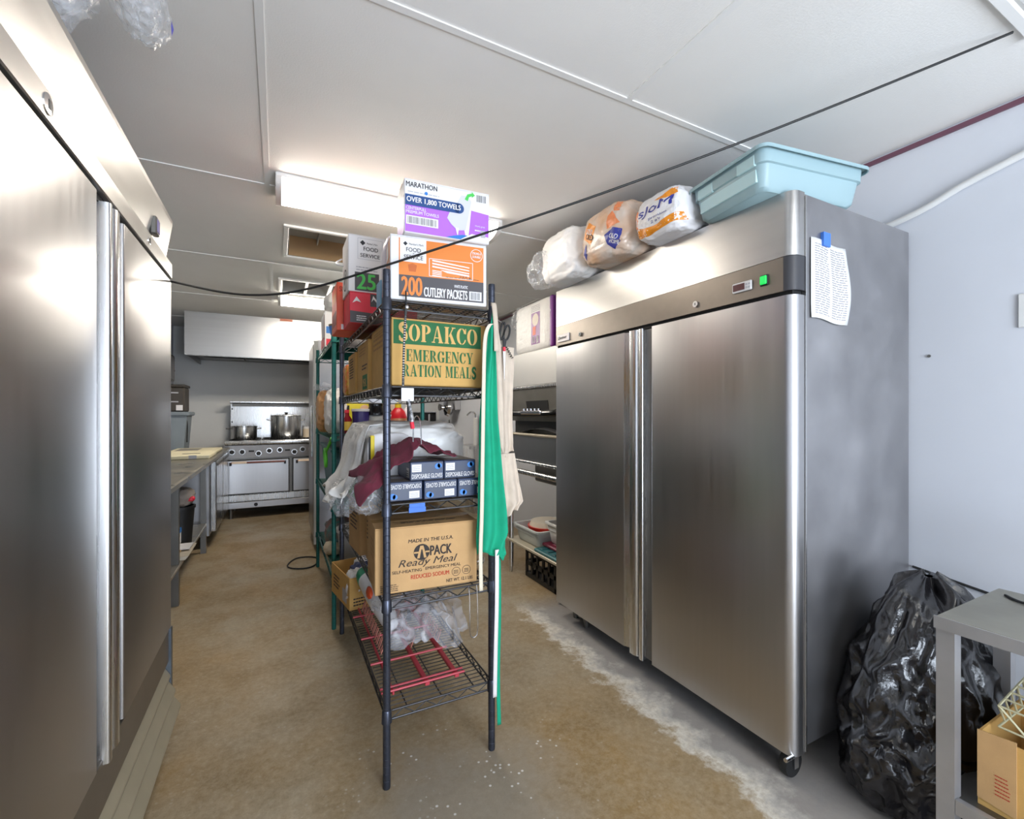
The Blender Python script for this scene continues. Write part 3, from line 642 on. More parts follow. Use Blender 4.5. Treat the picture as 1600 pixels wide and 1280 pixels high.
for a, b in ((5.38, 5.95), (5.97, 6.55)):
    d = MB().box(-.598, a, .15, -.545, b, .85, .008).build('door', STEEL_L, uf)
    MB().box(-.55, a+.01, .80, -.538, b-.01, .83, .003).build('handle', STEEL_D, d)
for y in (5.4, 6.5):
    for x in (-1.15, -.66): MB().lathe([(.03,0),(.03,.03),(.02,.12)], 12, (x, y, 0)).build('foot', BLACK, uf, 40)
cb = mat('cream_cutting_board', (232,222,188), .6)
t = thing('cutting_board', 'thick cream cutting board lying on the counter near the range', 'cutting board', (-.75, 5.3, .907)); MB().box(-1.0, 5.0, .907, -.56, 5.5, .945, .008).build('board', cb, t); MB().box(-.80, 5.19, .9452, -.66, 5.25, .9458).build('hand_slot', BLACK, t); MB().box(-.72, 4.996, .912, -.66, 4.999, .944).build('label_strip', PGREY, t)
t = thing('cutting_board', 'second cream board with grey marks lying nearer the range', 'cutting board', (-.78, 5.9, .907)); MB().box(-1.0, 5.62, .907, -.57, 6.2, .938, .008).build('board', cb, t); MB().box(-.95, 5.75, .9382, -.75, 6.1, .9386).build('stain', mat('grey_stain', (150,145,132), .6), t)
tb = thing('storage_bin', 'grey plastic bin standing on the counter in the far left corner', 'bin', (-1.05, 6.4, .907))
MB().prism([(-1.20, .907), (-.94, .907), (-.91, 1.31), (-1.22, 1.31)], 6.2, 6.55, 'y').build('bin_body', GREYPL, tb)
MB().box(-1.235, 6.17, 1.30, -.885, 6.58, 1.345, .01).build('rim', GREYPL, tb); MB().tube(spline([(-.925,6.26,1.28),(-.915,6.27,1.2),(-.92,6.28,1.0)],5), .006, 6).build('cord', BLACK, tb)
bb = mat('dark_brown_plastic', (64,58,52), .5)
t = thing('lidded_crate', 'dark brown crate with white handles on top of the grey bin', 'crate', (-1.06, 6.37, 1.346))
MB().box(-1.215, 6.22, 1.346, -.935, 6.53, 1.62, .012).build('crate_body', bb, t); MB().box(-1.22, 6.21, 1.62, -.925, 6.54, 1.65, .008).build('lid', bb, t)
for z in (1.45, 1.55): MB().box(-.99, 6.212, z, -1.15, 6.221, z+.014).build('handle', PGREY, t)
MB().box(-1.01, 6.212, 1.36, -.95, 6.219, 1.42).build('price_label', PWHITE, t)
t = thing('fuse_box', 'grey metal electrical box on the left wall beside the hood', 'electrical box', (-1.19, 6.3, 1.72))
MB().box(XL, 6.05, 1.70, -1.08, 6.55, 2.0, .006).build('box_body', STEEL_D, t); MB().box(-1.082, 6.08, 1.72, -1.072, 6.52, 1.98, .003).build('door', STEEL_SIDE, t); MB().lathe([(.01,0),(.01,.012)], 12, (-1.072, 6.47, 1.82), 'x').build('latch', CHROME, t)
t = thing('tall_bucket', 'black bucket standing on the lower shelf of the prep table', 'bucket', (-.70, 4.45, .286))
MB().lathe([(.08,0),(.10,.28),(.108,.28),(.108,.30),(.095,.30),(.08,.02)], 24, (-.70, 4.45, .286)).build('bucket_body', BLACK, t, 40)
t = thing('paper_sack', 'grey crumpled paper sack resting in the black bucket', 'sack', (-.70, 4.45, .58))
MB().blob((-.71, 4.45, .655), (.10, .13, .068), .18, 2.0, 4, 36, 24, 2.5).build('sack_body', mat('grey_paper', (150,140,132), .85), t, 40); MB().blob((-.62, 4.39, .645), (.03, .035, .02), .1, 2, 2, 16, 10, 2.5).build('red_tag', PRED, t, 40)
t = thing('serving_tray', 'pale tray with papers sticking out of the prep table shelf', 'tray', (-.72, 4.1, .286))
MB().prism([(-.92, .287), (-.585, .287), (-.565, .312), (-.94, .312)], 3.92, 4.30, 'y').build('tray_body', mat('pale_tray', (196,186,168), .6), t)
for k in range(3): MB().box(-.88+.05*k, 3.95+.06*k, .313+.006*k, -.68+.05*k, 4.15+.05*k, .318+.006*k).build('paper', PWHITE if k != 1 else CARD, t)
t = thing('milk_carton', 'small blue and white carton on the prep table shelf', 'carton', (-.70, 4.23, .313))
MB().box(-.74, 4.20, .335, -.66, 4.26, .45, .003).build('carton_body', PWHITE, t); MB().box(-.742, 4.198, .42, -.658, 4.262, .452).build('blue_top', PBLUE, t)
lp = [(.20+.125*math.cos(a)+.01*math.sin(3*a), 4.42+.17*math.sin(a), .007) for a in [R(q) for q in range(20, 372, 8)]]
tag(MB().tube(lp, .006, 6).build('floor_cable', BLACK, None, 60), 'thin black cable loop lying on the floor by green shelving', 'cable')
# ------------------------------------------------------------------ wire shelving
def wire_shelf_mesh(W, D, m, pitch=.025, liner=None):
    mb = MB(); ex = .018
    def rod(a, b, r, s=5): mb.tube([a, b], r, s)
    n = int(D/pitch)
    for k in range(1, n): rod((ex*.4, k*D/n, -.002), (W-ex*.4, k*D/n, -.002), .0021, 4)
    for f in (.18, .5, .82): rod((W*f, .01, -.006), (W*f, D-.01, -.006), .003)
    for z in (-.003, -.034):
        for a, b in (((ex,0,z),(W-ex,0,z)), ((ex,D,z),(W-ex,D,z)), ((0,ex,z),(0,D-ex,z)), ((W,ex,z),(W,D-ex,z))): rod(a, b, .0036, 6)
    def zig(a, b):
        a, b = Vector(a), Vector(b); L = (b-a).length; k = max(2, int(L/.038)); P = [a.lerp(b, i/k)+Vector((0,0,-.005 if i % 2 else -.032)) for i in range(k+1)]
        mb.tube(P, .0026, 4)
    for a, b in (((ex,0,0),(W-ex,0,0)), ((ex,D,0),(W-ex,D,0)), ((0,ex,0),(0,D-ex,0)), ((W,ex,0),(W,D-ex,0))): zig(a, b)
    o = mb.build('wire_shelf', m, None, 60); return o
def post_mesh(h, m):
    prof = [(.0125, 0), (.0135, .004), (.0135, .02)]
    z = .03
    while z < h-.01:
        prof += [(.0135, z-.0012), (.0126, z-.0004), (.0126, z+.0004), (.0135, z+.0012)]; z += .0254
    prof += [(.0135, h-.004), (.0125, h)]
    return MB().lathe(prof, 14).build('post', m, None, 40)
def shelving(name, label, x0, y0, x1, y1, h, levels, pm, wmat, liner=None, solid=()):
    t = thing(name, label, 'shelving', (x0, y0, 0)); W, D = x1-x0, y1-y0
    p = post_mesh(h, pm); first = True
    for x in (0, W):
        for y in (0, D):
            o = p if first else p.copy()
            if not first: COL.objects.link(o)
            o.parent = t; o.location = (x, y, 0); first = False
    sh = wire_shelf_mesh(W, D, wmat); cl = MB().lathe([(.0145,-.042),(.0185,-.040),(.0165,.0),(.0145,.004)], 14).build('collar', pm, None, 40); first = True
    for z in levels:
        o = sh if first else sh.copy()
        if not first: COL.objects.link(o)
        o.parent = t; o.location = (0, 0, z)
        for i, (x, y) in enumerate(((0,0),(W,0),(0,D),(W,D))):
            c = cl if (first and i == 0) else cl.copy()
            if not (first and i == 0): COL.objects.link(c)
            c.parent = t; c.location = (x, y, z)
        if z in solid: MB().box(.014, .014, -.0005, W-.014, D-.014, .0035).build('shelf_liner', liner, t, world=False).location = (0, 0, z)
        first = False
    return t
SX0, SX1, SY0, SY1 = .341, .748, 1.631, 2.90
Z1, Z2, Z3, Z4, Z5 = 1.727, 1.420, 1.000, .662, .272
bs = shelving('wire_shelving', 'dark grey wire shelving unit loaded with cartons in the middle', SX0, SY0, SX1, SY1, 1.83, (Z5, Z4, Z3, Z2, Z1), POST, WIRE)
gs = shelving('wire_shelving', 'green wire shelving unit standing behind the dark grey one', .305, 2.985, .86, 4.26, 1.87, (.30, .76, 1.19, 1.80), GREENP, GREENP, GREENS, (.30, 1.80, .76, 1.19))
e = .0045   # stands on the wires
lab = MB().box(.42, SY0-.006, Z3-.036, .478, SY0-.0035, Z3-.004).build('tape_label', TAPE, bs); MB().box(.418, SY0-.008, Z3-.036, .48, SY0-.006, Z3-.018).build('tape_label', TAPE, bs)

# --- top shelf
t, F, Lf, T = carton('cutlery_carton', 'white and orange carton of cutlery packets on the top shelf', 'box', (.355, 1.640, Z1+e), (.358, .15, .232), -7, PWHITE)
F.rect(.030, .012, .346, .090, PDARK); F.rect(.030, .090, .346, .222, PORANGE)
F.rect(.034, .138, .128, .222, PWHITE, l=1); F.polys('diamond_mark', INKB, [[(.045,.203),(.053,.211),(.061,.203),(.053,.195)]], 2)
F.text("Member's Mark", .066, .199, .118, .207, INKB); F.text('FOOD', .056, .175, .108, .190, INKB, .02); F.disc(.082, .169, .003, INKB); F.text('SERVICE', .048, .148, .116, .163, INKB, .02)
F.text('200', .040, .018, .112, .084, PORANGE, .035); F.text('CUTLERY PACKETS', .120, .018, .282, .052, PWHITE, .03); F.text('WHITE PLASTIC', .232, .060, .284, .071, PWHITE, .02)
F.rect(.290, .018, .338, .052, PWHITE, l=1); F.bars(.294, .021, .334, .049, mat('barcode_grey', (120,120,120), .6), 14)
F.ring(.318, .190, .024, .002, PWHITE); F.text('STRONG &', .301, .193, .335, .202, PWHITE, .03); F.text('DURABLE', .302, .180, .334, .189, PWHITE, .03)
wf_ = [[(.150,.128+.011*k),(.290,.116+.011*k),(.290,.120+.011*k),(.150,.134+.011*k)] for k in range(3)]
wf_ += [[(.150,.118-.006*k),(.185,.116-.006*k),(.185,.113-.006*k),(.150,.115-.006*k)] for k in range(4)]+[[(.180,.121),(.205,.112),(.290,.106),(.290,.112),(.21,.120)]]
F.polys('fork_picture', PWHITE, wf_, 1)
fr_ = lambda a,b,c,d,t_: [[(a,b),(c,b),(c,b+t_),(a,b+t_)],[(a,d-t_),(c,d-t_),(c,d),(a,d)],[(a,b),(a+t_,b),(a+t_,d),(a,d)],[(c-t_,b),(c,b),(c,d),(c-t_,d)]]
F.polys('picture_frame', PWHITE, fr_(.138,.094,.304,.160,.0022), 1); F.lines(.200,.096,.340,.100,INKB,1,seed=4); F.text('24.6 g', .252, .098, .296, .106, PDARK, .02)
F.polys('bulb_mark', mat('deep_orange', (196,98,36), .5), [[(.066,.104),(.090,.104),(.094,.128),(.078,.134),(.062,.128)]], 1)
Lf.rect(.004, .012, .146, .090, PDARK); Lf.rect(.004, .090, .146, .222, PORANGE); Lf.polys('fork_picture', PWHITE, [[(.02,.10+.012*k),(.13,.11+.012*k),(.13,.116+.012*k),(.02,.105+.012*k)] for k in range(4)], 1); Lf.rect(.02,.165,.09,.215,PWHITE,l=1); Lf.rect(.06,.02,.13,.055,PWHITE,l=1); Lf.bars(.063,.023,.127,.052,INKB,12,seed=8)
t, F, Lf, T = carton('towel_carton', 'white and purple paper towel carton, topmost of the shelf stack', 'box', (.397, 1.606, Z1+e+.2335), (.320, .15, .192), -4, PWHITE)
F.polys('purple_panel', PPURPLE, [[(.003,.004),(.23,.004),(.205,.10),(.003,.10)],[(.236,.004),(.317,.004),(.317,.112),(.248,.118)]], 0)
F.rect(.003, .098, .20, .136, PNAVY, l=4); F.disc(.20, .117, .019, PNAVY, l=4); F.text('OVER 1,800 TOWELS', .008, .107, .206, .128, PWHITE, .03, l=6)
F.text('MARATHON', .006, .164, .118, .182, INKB, .02); F.lines(.012,.145,.13,.152,PGREY,1); F.disc(.078,.149,.006,PBLUE,l=2)
F.text('CENTERPULL', .006, .083, .078, .094, PWHITE, .02); F.text('PREMIUM TOWELS', .006, .069, .124, .080, PWHITE, .02)
F.rect(.006, .030, .122, .062, PWHITE, l=1); F.bars(.012, .034, .116, .058, mat('barcode_grey', (120,120,120), .6), 22)
F.polys('towel_picture', mat('towel_grey', (206,206,212), .6), [[(.165,.10),(.155,.075),(.17,.055),(.195,.035),(.225,.04),(.236,.09),(.248,.15),(.236,.168),(.21,.168),(.195,.14)]], 2)
F.polys('towel_tip', PWHITE, [[(.186,.045),(.20,.045),(.196,.018),(.193,.018)]], 3)
F.polys('blue_swoosh', PBLUE, [[(.15,.004),(.24,.004),(.25,.02),(.215,.022),(.18,.014)]], 1); F.polys('white_swoosh', PWHITE, [[(.205,.003),(.318,.003),(.318,.026),(.25,.03),(.222,.014)]], 2)
F.polys('green_arrow', PGREEN, [[(.222,.155),(.232,.175),(.25,.182),(.25,.188),(.262,.176),(.25,.166),(.25,.172),(.238,.165),(.234,.150)]], 3)
F.rect(.263,.150,.312,.184,PWHITE,l=2); F.bars(.268,.154,.307,.180,mat('barcode_grey',(120,120,120)),10,l=3,seed=5); F.text('Works great', .262, .058, .302, .066, PWHITE, .01); F.lines(.262,.044,.308,.054,PWHITE,1)
F.polys('roll_mark', PGREY, [[(.285,.022),(.303,.022),(.303,.048),(.285,.048)]], 3)
Lf.rect(.003,.004,.147,.10,PPURPLE); Lf.rect(.003,.10,.147,.136,PNAVY)
t, F, Lf, T = carton('red_carton', 'red carton with dark lower corner under the white carton', 'box', (.285, 2.15, Z1+e), (.31, .21, .142), 0, PRED)
F.polys('dark_wave', PDARK, [[(.002,.002),(.12,.002),(.16,.02),(.10,.05),(.002,.055)]], 0); F.rect(.09,.08,.15,.138,PDARK,l=1); F.polys('white_mark', PWHITE, [[(.095,.10),(.103,.13),(.12,.11),(.137,.13),(.145,.10),(.135,.115),(.12,.098),(.105,.115)],[(.012,.09),(.03,.12),(.05,.095),(.03,.10)]], 2); F.lines(.03,.012,.075,.04,PWHITE,3,l=2)
t, F, Lf, T = carton('glove_carton', 'tall white carton with a big green 25 standing on the red carton', 'box', (.280, 2.152, Z1+e+.1425), (.31, .20, .258), 0, PWHITE)
F.rect(.028, .006, .135, .090, PDARK); F.text('25', .038, .014, .118, .084, PGREEN, .04); F.polys('diamond_mark', INKB, [[(.05,.225),(.062,.237),(.074,.225),(.062,.213)]], 2); F.text("Member's Mark", .08, .220, .128, .229, INKB); F.text('FOOD', .066, .190, .13, .208, INKB, .02); F.text('SERVICE', .052, .160, .138, .177, INKB, .02); F.lines(.034,.098,.13,.122,PGREY,2); F.polys('frame_line', PGREY, fr_(.04,.15,.15,.245,.0015), 1)
Lf.ring(.10,.07,.05,.006,INKB); Lf.polys('arrow_mark', INKB, [[(.08,.05),(.12,.09),(.11,.10),(.07,.06)]], 2)
MB().tube(spline([(.275,2.34,2.07),(.25,2.33,2.05),(.248,2.30,2.03),(.275,2.28,2.02)],5), .004, 6).build('carton_handle', PWHITE, t, 40)
t, F, Lf, T = carton('snack_carton', 'orange red carton with brown strip at the rear of the top shelf', 'box', (.255, 2.37, Z1+e), (.20, .22, .235), 0, mat('orange_red_print', (222,88,58), .5))
F.rect(.03,.04,.055,.14,mat('brown_print',(96,62,40),.5)); F.text('SNACK', .012, .19, .09, .215, mat('dark_red_print',(130,30,24)), .02); F.rect(.02,.005,.06,.03,PWHITE); Lf.rect(.02,.03,.2,.10,mat('dark_red_print',(130,30,24),.5)); Lf.rect(.04,.15,.18,.2,PORANGE)
t = thing('wrapped_pack', 'lilac and white wrapped pack poking up behind the cutlery carton', 'package', (.40, 1.86, Z1+e))
MB().blob((.405, 1.86, Z1+.15), (.030, .06, .147), .10, 2.2, 9, 40, 28, 3.2, zmin=Z1+e).build('wrapper', mat('lilac_wrap', (224,214,226), .35, 0, .05, 12, bump=.3, bscale=25), t, 60)
MB().box(.356, 1.82, Z1+e, .362, 1.90, Z1+.12, .002).build('blue_card', mat('sky_card', (140,190,222), .5), t)
# --- second shelf: ration cartons
t, F, Lf, T = carton('ration_carton', 'brown ration meal carton with green lettering facing the front', 'box', (.365, 1.662, Z2+e), (.372, .395, .246), 0, CARD_Y)
F.rect(.006, .152, .350, .240, INKG); stencil(F, 'SOPAKCO', .024, .164, .334, .228, CREAMINK); stencil(F, 'EMERGENCY', .052, .090, .316, .134, INKG); stencil(F, 'RATION MEALS', .040, .034, .330, .078, INKG)
Lf.lines(.05,.16,.30,.22,CARD_D,3,seed=3); Lf.ring(.30,.13,.022,.003,CARD_D); Lf.ring(.345,.13,.02,.003,CARD_D); Lf.lines(.28,.03,.37,.09,CARD_D,4,seed=5); Lf.lines(.06,.215,.36,.235,CARD_D,2,seed=7)
cs = mat('white_stencil', (214,172,104), .8)
t, F, Lf, T = carton('ration_carton', 'brown carton with small green label second in the row', 'box', (.352, 2.068, Z2+e), (.37, .30, .226), 0, CARD_Y)
Lf.rect(.15,.008,.28,.075,INKG); Lf.text('MEAL', .17,.022,.262,.056, CREAMINK, .02); Lf.lines(.14,.10,.29,.13,INK,2,seed=2); Lf.lines(.06,.17,.26,.21,CARD_D,3,seed=6)
t, F, Lf, T = carton('ration_carton', 'smaller brown carton with dark print third in the row', 'box', (.342, 2.38, Z2+e), (.36, .24, .206), 0, CARD_Y)
Lf.lines(.05,.08,.2,.19,INK,8,seed=11)
t = thing('chip_bag', 'small red and gold snack bag beside the last brown carton', 'snack bag', (.36, 2.72, Z2+e))
MB().blob((.36, 2.72, Z2+.085), (.028, .06, .085), .14, 2.4, 12, 40, 28, 4, zmin=Z2+e).build('bag_film', mat('gold_film', (206,170,70), .3, .3, c2=(206,60,60), scale=34, bump=.3), t, 60)
# --- third shelf: gloves, cloth, white bundle
GLV = mat('glove_box_print', (56,64,82), .4, 0, .15, 9, c2=(34,52,92)); GLT = mat('glove_box_top', (120,112,104), .6)
def glove(x, y, z, lab_, flip):
    t, F, Lf, T = carton('glove_box', lab_, 'box', (x, y, z), (.128, .22, .069), 0, GLV, flaps=False, group='dark disposable glove boxes')
    T.rect(.002,.002,.126,.218,GLT); T.polys('dispenser_slot', PGREY, [[(.034,.09),(.064,.075),(.094,.09),(.094,.13),(.064,.145),(.034,.13)]], 1)
    if not flip:
        F.text('DISPOSABLE GLOVES', .006, .008, .122, .024, PWHITE, .01); F.rect(.006,.032,.042,.060,PWHITE,l=1); F.lines(.010,.036,.038,.056,PGREY,3,l=2); F.disc(.104,.050,.011,PBLUE); F.disc(.112,.052,.009,PBLUE)
        Lf.rect(.17,.010,.205,.045,PWHITE); Lf.lines(.174,.014,.20,.04,INKB,3,l=2)
    else:
        F.text('DISPOSABLE GLOVES', .006, .044, .122, .060, PWHITE, .01, flip=True); F.rect(.078,.008,.116,.034,PWHITE,l=1); F.lines(.082,.012,.112,.030,PGREY,3,l=2); F.disc(.018,.018,.011,PBLUE); F.disc(.027,.016,.009,PBLUE)
    return t
zg = Z3+e
glove(.347, 1.6475, zg, 'glove box lying in the lower row right behind the corner post', True); glove(.478, 1.636, zg, 'middle glove box of the lower row with upside down print', True); glove(.609, 1.634, zg, 'glove box of the lower row nearest the green apron', True)
glove(.430, 1.652, zg+.0695, 'left glove box of the upper row next to maroon cloth', False); glove(.5595, 1.650, zg+.0695, 'right glove box of the upper row beside the aprons', False)
def cloth(u, v):
    x = .252+.352*u; y = 1.634+.21*v
    prof = [(0,1.095),(.12,1.135),(.3,1.165),(.46,1.195),(.56,1.212),(.68,1.198),(.80,1.19),(.87,1.162),(1,1.152)]
    for (a, za), (b, zb_) in zip(prof, prof[1:]):
        if a <= u <= b: z = za+(zb_-za)*(u-a)/(b-a); break
    bell = math.sin(math.pi*min(1, .18+v*.72))**.7
    base = 1.146 if x > .43 else (1.08 if x > .345 else 1.045)
    z = base+max(0, z-base)*bell
    if u < .5: z -= (.5-u)*.16*(1-v)**2*1.2
    z += .011*math.sin(u*24+v*9+3*noise.noise(Vector((u*3, v*2, 1))))*(1-.5*u)+.026*(.5-abs(noise.noise(Vector((u*5+v*2, v*3.5-u*2, 3)))))+.008*(.5-abs(noise.noise(Vector((u*12, v*8, 6)))))
    return (x-.012*math.sin(v*8+u*9)*(1-u), y-.02*(1-u)*math.sin(u*14), max(z, base+.003 if x > .345 else 1.0))
mc = MB().grid(cloth, 120, 64).build('maroon_cloth', CLOTH_M, None, 179); s_ = mc.modifiers.new('t', 'SOLIDIFY'); s_.thickness = .004; s_.offset = 1
tag(mc, 'crumpled maroon cloth draped over the glove boxes', 'cloth')
t = thing('bagged_bundle', 'large white plastic wrapped bundle filling the third shelf', 'package', (.53, 2.2, Z3+e))
MB().blob((.535, 2.19, Z3+.145), (.215, .30, .135), .07, 2.2, 2, 110, 64, 5, zmin=Z3+e, fold=.8).build('wrapping', BAGW, t, 60)
def drape(u, v):
    pr = [(.42,1.285),(.335,1.272),(.306,1.20),(.290,1.10),(.268,1.02),(.240,.972),(.222,.942)]
    k = v*(len(pr)-1); q = min(int(k), len(pr)-2); f_ = k-q; x = pr[q][0]+(pr[q+1][0]-pr[q][0])*f_; z = pr[q][1]+(pr[q+1][1]-pr[q][1])*f_
    y = 1.98+.46*u+(.12*(u-.5))*v
    x += .016*v*math.sin(u*26+4*noise.noise(Vector((u*4,v*2,4))))+.008*v*math.sin(u*53)-.03*v*v*(1-abs(2*u-1))+.012*noise.noise(Vector((u*8, v*5, 3)))
    return (x, y, z+.05*v*v*math.sin(u*7+.4)+.02*v*v*math.sin(u*31)+.008*noise.noise(Vector((u*9, v*7, 8))))
o = MB().grid(drape, 60, 48).build('loose_film', BAGW, t, 179); o.modifiers.new('t', 'SOLIDIFY').thickness = .003
MB().blob((.255, 2.14, .95), (.05, .09, .07), .2, 1.6, 8, 56, 36, 2.2, fold=.8).build('loose_film', BAGC2, t, 60)
t = thing('napkin_pack', 'white pack with yellow stripe behind the maroon cloth', 'package', (.40, 1.86, Z3+e))
MB().blob((.40, 1.862, Z3+.122), (.088, .018, .12), .02, 2, 3, 40, 28, 5, zmin=Z3+e).build('pack_body', PWHITE, t, 60)
MB().box(.322, 1.842, Z3+.03, .338, 1.849, Z3+.235, .002).build('yellow_stripe', mat('yellow_print', (240,214,20), .5), t); MB().box(.3165, 1.843, Z3+.12, .323, 1.849, Z3+.23).build('black_stripe', INKB, t)
nf = Face(t, Vector((.372, 1.844, Z3+.12))-Vector((.40, 1.86, Z3+e)), (1,0,0), (0,0,1)); nf.text('Dri', 0, 0, .05, .035, PNAVY, .02, l=4)
t = thing('clear_film_wad', 'wad of clear film bulging out beside the corner post', 'plastic bag', (.30, 1.74, 1.0))
MB().blob((.300, 1.745, 1.022), (.062, .075, .062), .28, 2.4, 14, 56, 36, 2.3).build('film', BAGC2, t, 60)
# --- fourth shelf: ready meal cartons
t, F, Lf, T = carton('meal_carton', 'brown ready meal carton with black and red print facing front', 'box', (.308, 1.672, Z4+e), (.384, .25, .240), -4, CARD)
F.text('MADE IN THE U.S.A.', .118, .178, .288, .191, INK, .02, .15); F.disc(.168, .140, .030, INK); F.polys('letter_a', CARD, [[(.150,.118),(.160,.118),(.166,.150),(.170,.150),(.176,.118),(.186,.118),(.174,.164),(.162,.164)],[(.139,.137),(.156,.137),(.156,.143),(.139,.143)],[(.181,.137),(.197,.137),(.197,.143),(.181,.143)]], 3)
F.text('PACK', .200, .124, .282, .160, INK, .04); F.text('Ready Meal', .082, .084, .305, .118, INK, .0, .35); F.text('SELF-HEATING', .060, .070, .168, .081, INK, .01); F.text('EMERGENCY MEAL', .182, .072, .318, .083, INK, .01); F.text('REDUCED SODIUM', .128, .044, .272, .059, INKR, .02)
F.ring(.300,.050,.017,.0015,INK); F.ring(.341,.052,.017,.0015,INK); F.lines(.290,.043,.310,.058,INK,3); F.lines(.332,.044,.350,.06,INK,3); F.text('NET WT. 12.1 LBS', .262, .014, .366, .026, INK, .02); F.lines(.018,.010,.085,.038,INK,4,seed=3,fill=.35)
T.lines(.10,.05,.33,.075,INK,2,seed=4); T.lines(.15,.02,.26,.03,INK,1,seed=6); Lf.lines(.12,.12,.22,.20,CARD_D,4,seed=6); Lf.lines(.06,.02,.2,.06,CARD_D,2,seed=9)
t, F, Lf, T = carton('meal_carton', 'brown carton squeezed behind the ready meal carton', 'box', (.355, 1.94, Z4+e), (.33, .20, .225), 0, CARD); Lf.lines(.03,.1,.16,.19,INK,5,seed=8)
t, F, Lf, T = carton('meal_carton', 'open topped brown carton farther back on the fourth shelf', 'box', (.332, 2.18, Z4+e), (.33, .225, .228), 4, CARD, flaps=False); Lf.lines(.04,.11,.19,.2,INK,5,seed=12); T.rect(.006,.006,.324,.219,CARD_D)
MB().prism([(0,.228),(.004,.228),(-.016,.262),(-.020,.262)], .0, .225, 'y').build('flap', CARD, t, world=False)
# --- bottom shelf
ob = thing('open_carton', 'open cardboard box of white wipes at the rear of the bottom shelf', 'box', (.336, 2.533, Z5+e), R(9))
for q in ((0,0,0,.30,.005,.17), (0,.345,0,.30,.35,.17), (0,.005,0,.005,.345,.17), (.295,.005,0,.30,.345,.17), (.005,.005,0,.295,.345,.005)): MB().box(*q).build('carton_wall', CARD_Y, ob, world=False)
ff = Face(ob, (0,.35,0), (0,-1,0), (0,0,1)); ff.rect(.22,.02,.30,.09,PGREY); ff.lines(.05,.05,.18,.13,INK,4,seed=2); f2 = Face(ob, (0,0,0), (1,0,0), (0,0,1)); f2.lines(.02,.02,.1,.07,INK,3,seed=5)
for k in range(5):
    q = Matrix.Translation(ob.location) @ Matrix.Rotation(R(9), 4, 'Z') @ Vector((.06+.045*k, .07+.05*(k % 3)+.04*k*.5, .125+.02*(k % 2)))
    tw = thing('wipe_bundle', ['white folded wipe', 'dark blue packet', 'white crumpled wipe', 'pale blue packet', 'white bunched wipe'][k]+' inside the open cardboard box', 'wipe', (q.x, q.y, Z5+.012), 0, 'wipes in the open box')
    MB().blob((q.x, q.y, Z5+.10+.012*k), (.055, .06, .085), .22, 2, 20+k, 28, 20, 3, zmin=Z5+.012).build('wipe', PWHITE if k in (0,2,4) else (mat('blue_packet', (60,70,110), .4) if k == 1 else mat('pale_packet', (196,210,232), .4)), tw, 60)
rk = thing('red_wire_rack', 'long red coated wire rack lying flat on the bottom shelf', 'rack', (.50, 2.3, Z5+e)); rz = Z5+.010
xs_ = (.380, .510, .630); ya, yb = 1.70, 2.52
for i, x in enumerate(xs_):
    MB().box(x-(.004 if i == 0 else .009), ya, rz-.004, x+(.004 if i == 0 else .009), yb, rz+.010, .002).build('rail', REDW, rk)
for y in (1.70, 1.725, 1.915, 2.15, 2.40): MB().cyl((xs_[0]-.045, y, rz+.014), (xs_[2]+.03, y, rz+.014), .0045, 8).build('cross_bar', REDW, rk, 40)
for x in xs_:
    k = 0
    y = 1.99
    while y < 2.50:
        MB().tube([(x+.012, y, rz+.008), (x+.030, y, rz+.055), (x+.030, y+.020, rz+.055), (x+.012, y+.020, rz+.008)], .0028, 5).build('loop', mat('worn_red_wire', (200,128,112), .5), rk, 40); y += .048
t = thing('chip_bag', 'long white bag with green and orange print leaning on the red rack', 'snack bag', (.42, 2.3, Z5+.03))
CF = mat('white_chip_film', (232,230,230), .3, 0, .03, 20, bump=.3, bscale=30)
cp = spline([(.404,2.515,.485),(.412,2.46,.465),(.432,2.32,.425),(.448,2.20,.39),(.460,2.09,.36)], 6)
MB().tube(cp, [.012+.040*math.sin(math.pi*min(1, .12+.8*k/(len(cp)-1)))**.6 for k in range(len(cp))], 18).build('bag_film', CF, t, 60)
MB().tube(cp[2:8], [.0405,.0445,.047,.049,.0505,.0515], 18).build('green_end', mat('green_film', (28,140,100), .35), t, 60)
MB().blob((.398,2.30,.442), (.015,.045,.030), .1, 2, 3, 16, 12, 2.0).build('orange_mark', mat('orange_film', (238,92,48), .4), t, 60)
cbg = thing('clear_sheet_bag', 'crinkled clear plastic bag lying over the red rack', 'plastic bag', (.55, 1.9, Z5+.03))
def shf(u, v):
    x = .375+.34*u; y = 1.735+.40*v
    d = (1-abs(noise.noise(Vector((u*4.2, v*4.2, 5))))*2)*.03+(1-abs(noise.noise(Vector((u*9, v*9, 2))))*2)*.014
    z = .335+.20*math.sin(math.pi*min(1, .12+v*.75))*(1-.55*abs(u-.40))+d
    return (x+.03*noise.noise(Vector((v*4, u*2, 7))), y-.09*math.exp(-((u-.72)/.16)**2)*(1-v)+.06*(u > .85)*(1-v)+.02*noise.noise(Vector((u*5, v*3, 1))), z)
MB().grid(shf, 80, 64).build('film', BAGS, cbg, 179)
hk = MB().tube(spline([(.650,1.628,Z4-.003),(.652,1.622,.60),(.652,1.62,.49),(.660,1.62,.466),(.676,1.62,.466),(.684,1.62,.49),(.684,1.622,.60),(.682,1.628,Z4-.003)],6), .0022, 6).build('wire_hook', CHROME, None, 60)
tag(hk, 'long thin wire loop hanging from the fourth shelf rail', 'hook')
cr = MB()
for k in range(2): cr.tube([(.716+.028*math.cos(a), 1.70+.03*math.sin(a)+.01*k, Z4+.05+.025*math.cos(a+k)) for a in [R(q) for q in range(0, 360, 20)]], .002, 5, closed=True)
tag(cr.build('wire_coil', CHROME, None, 60), 'small coil of bare wire beside the ready meal carton', 'wire')
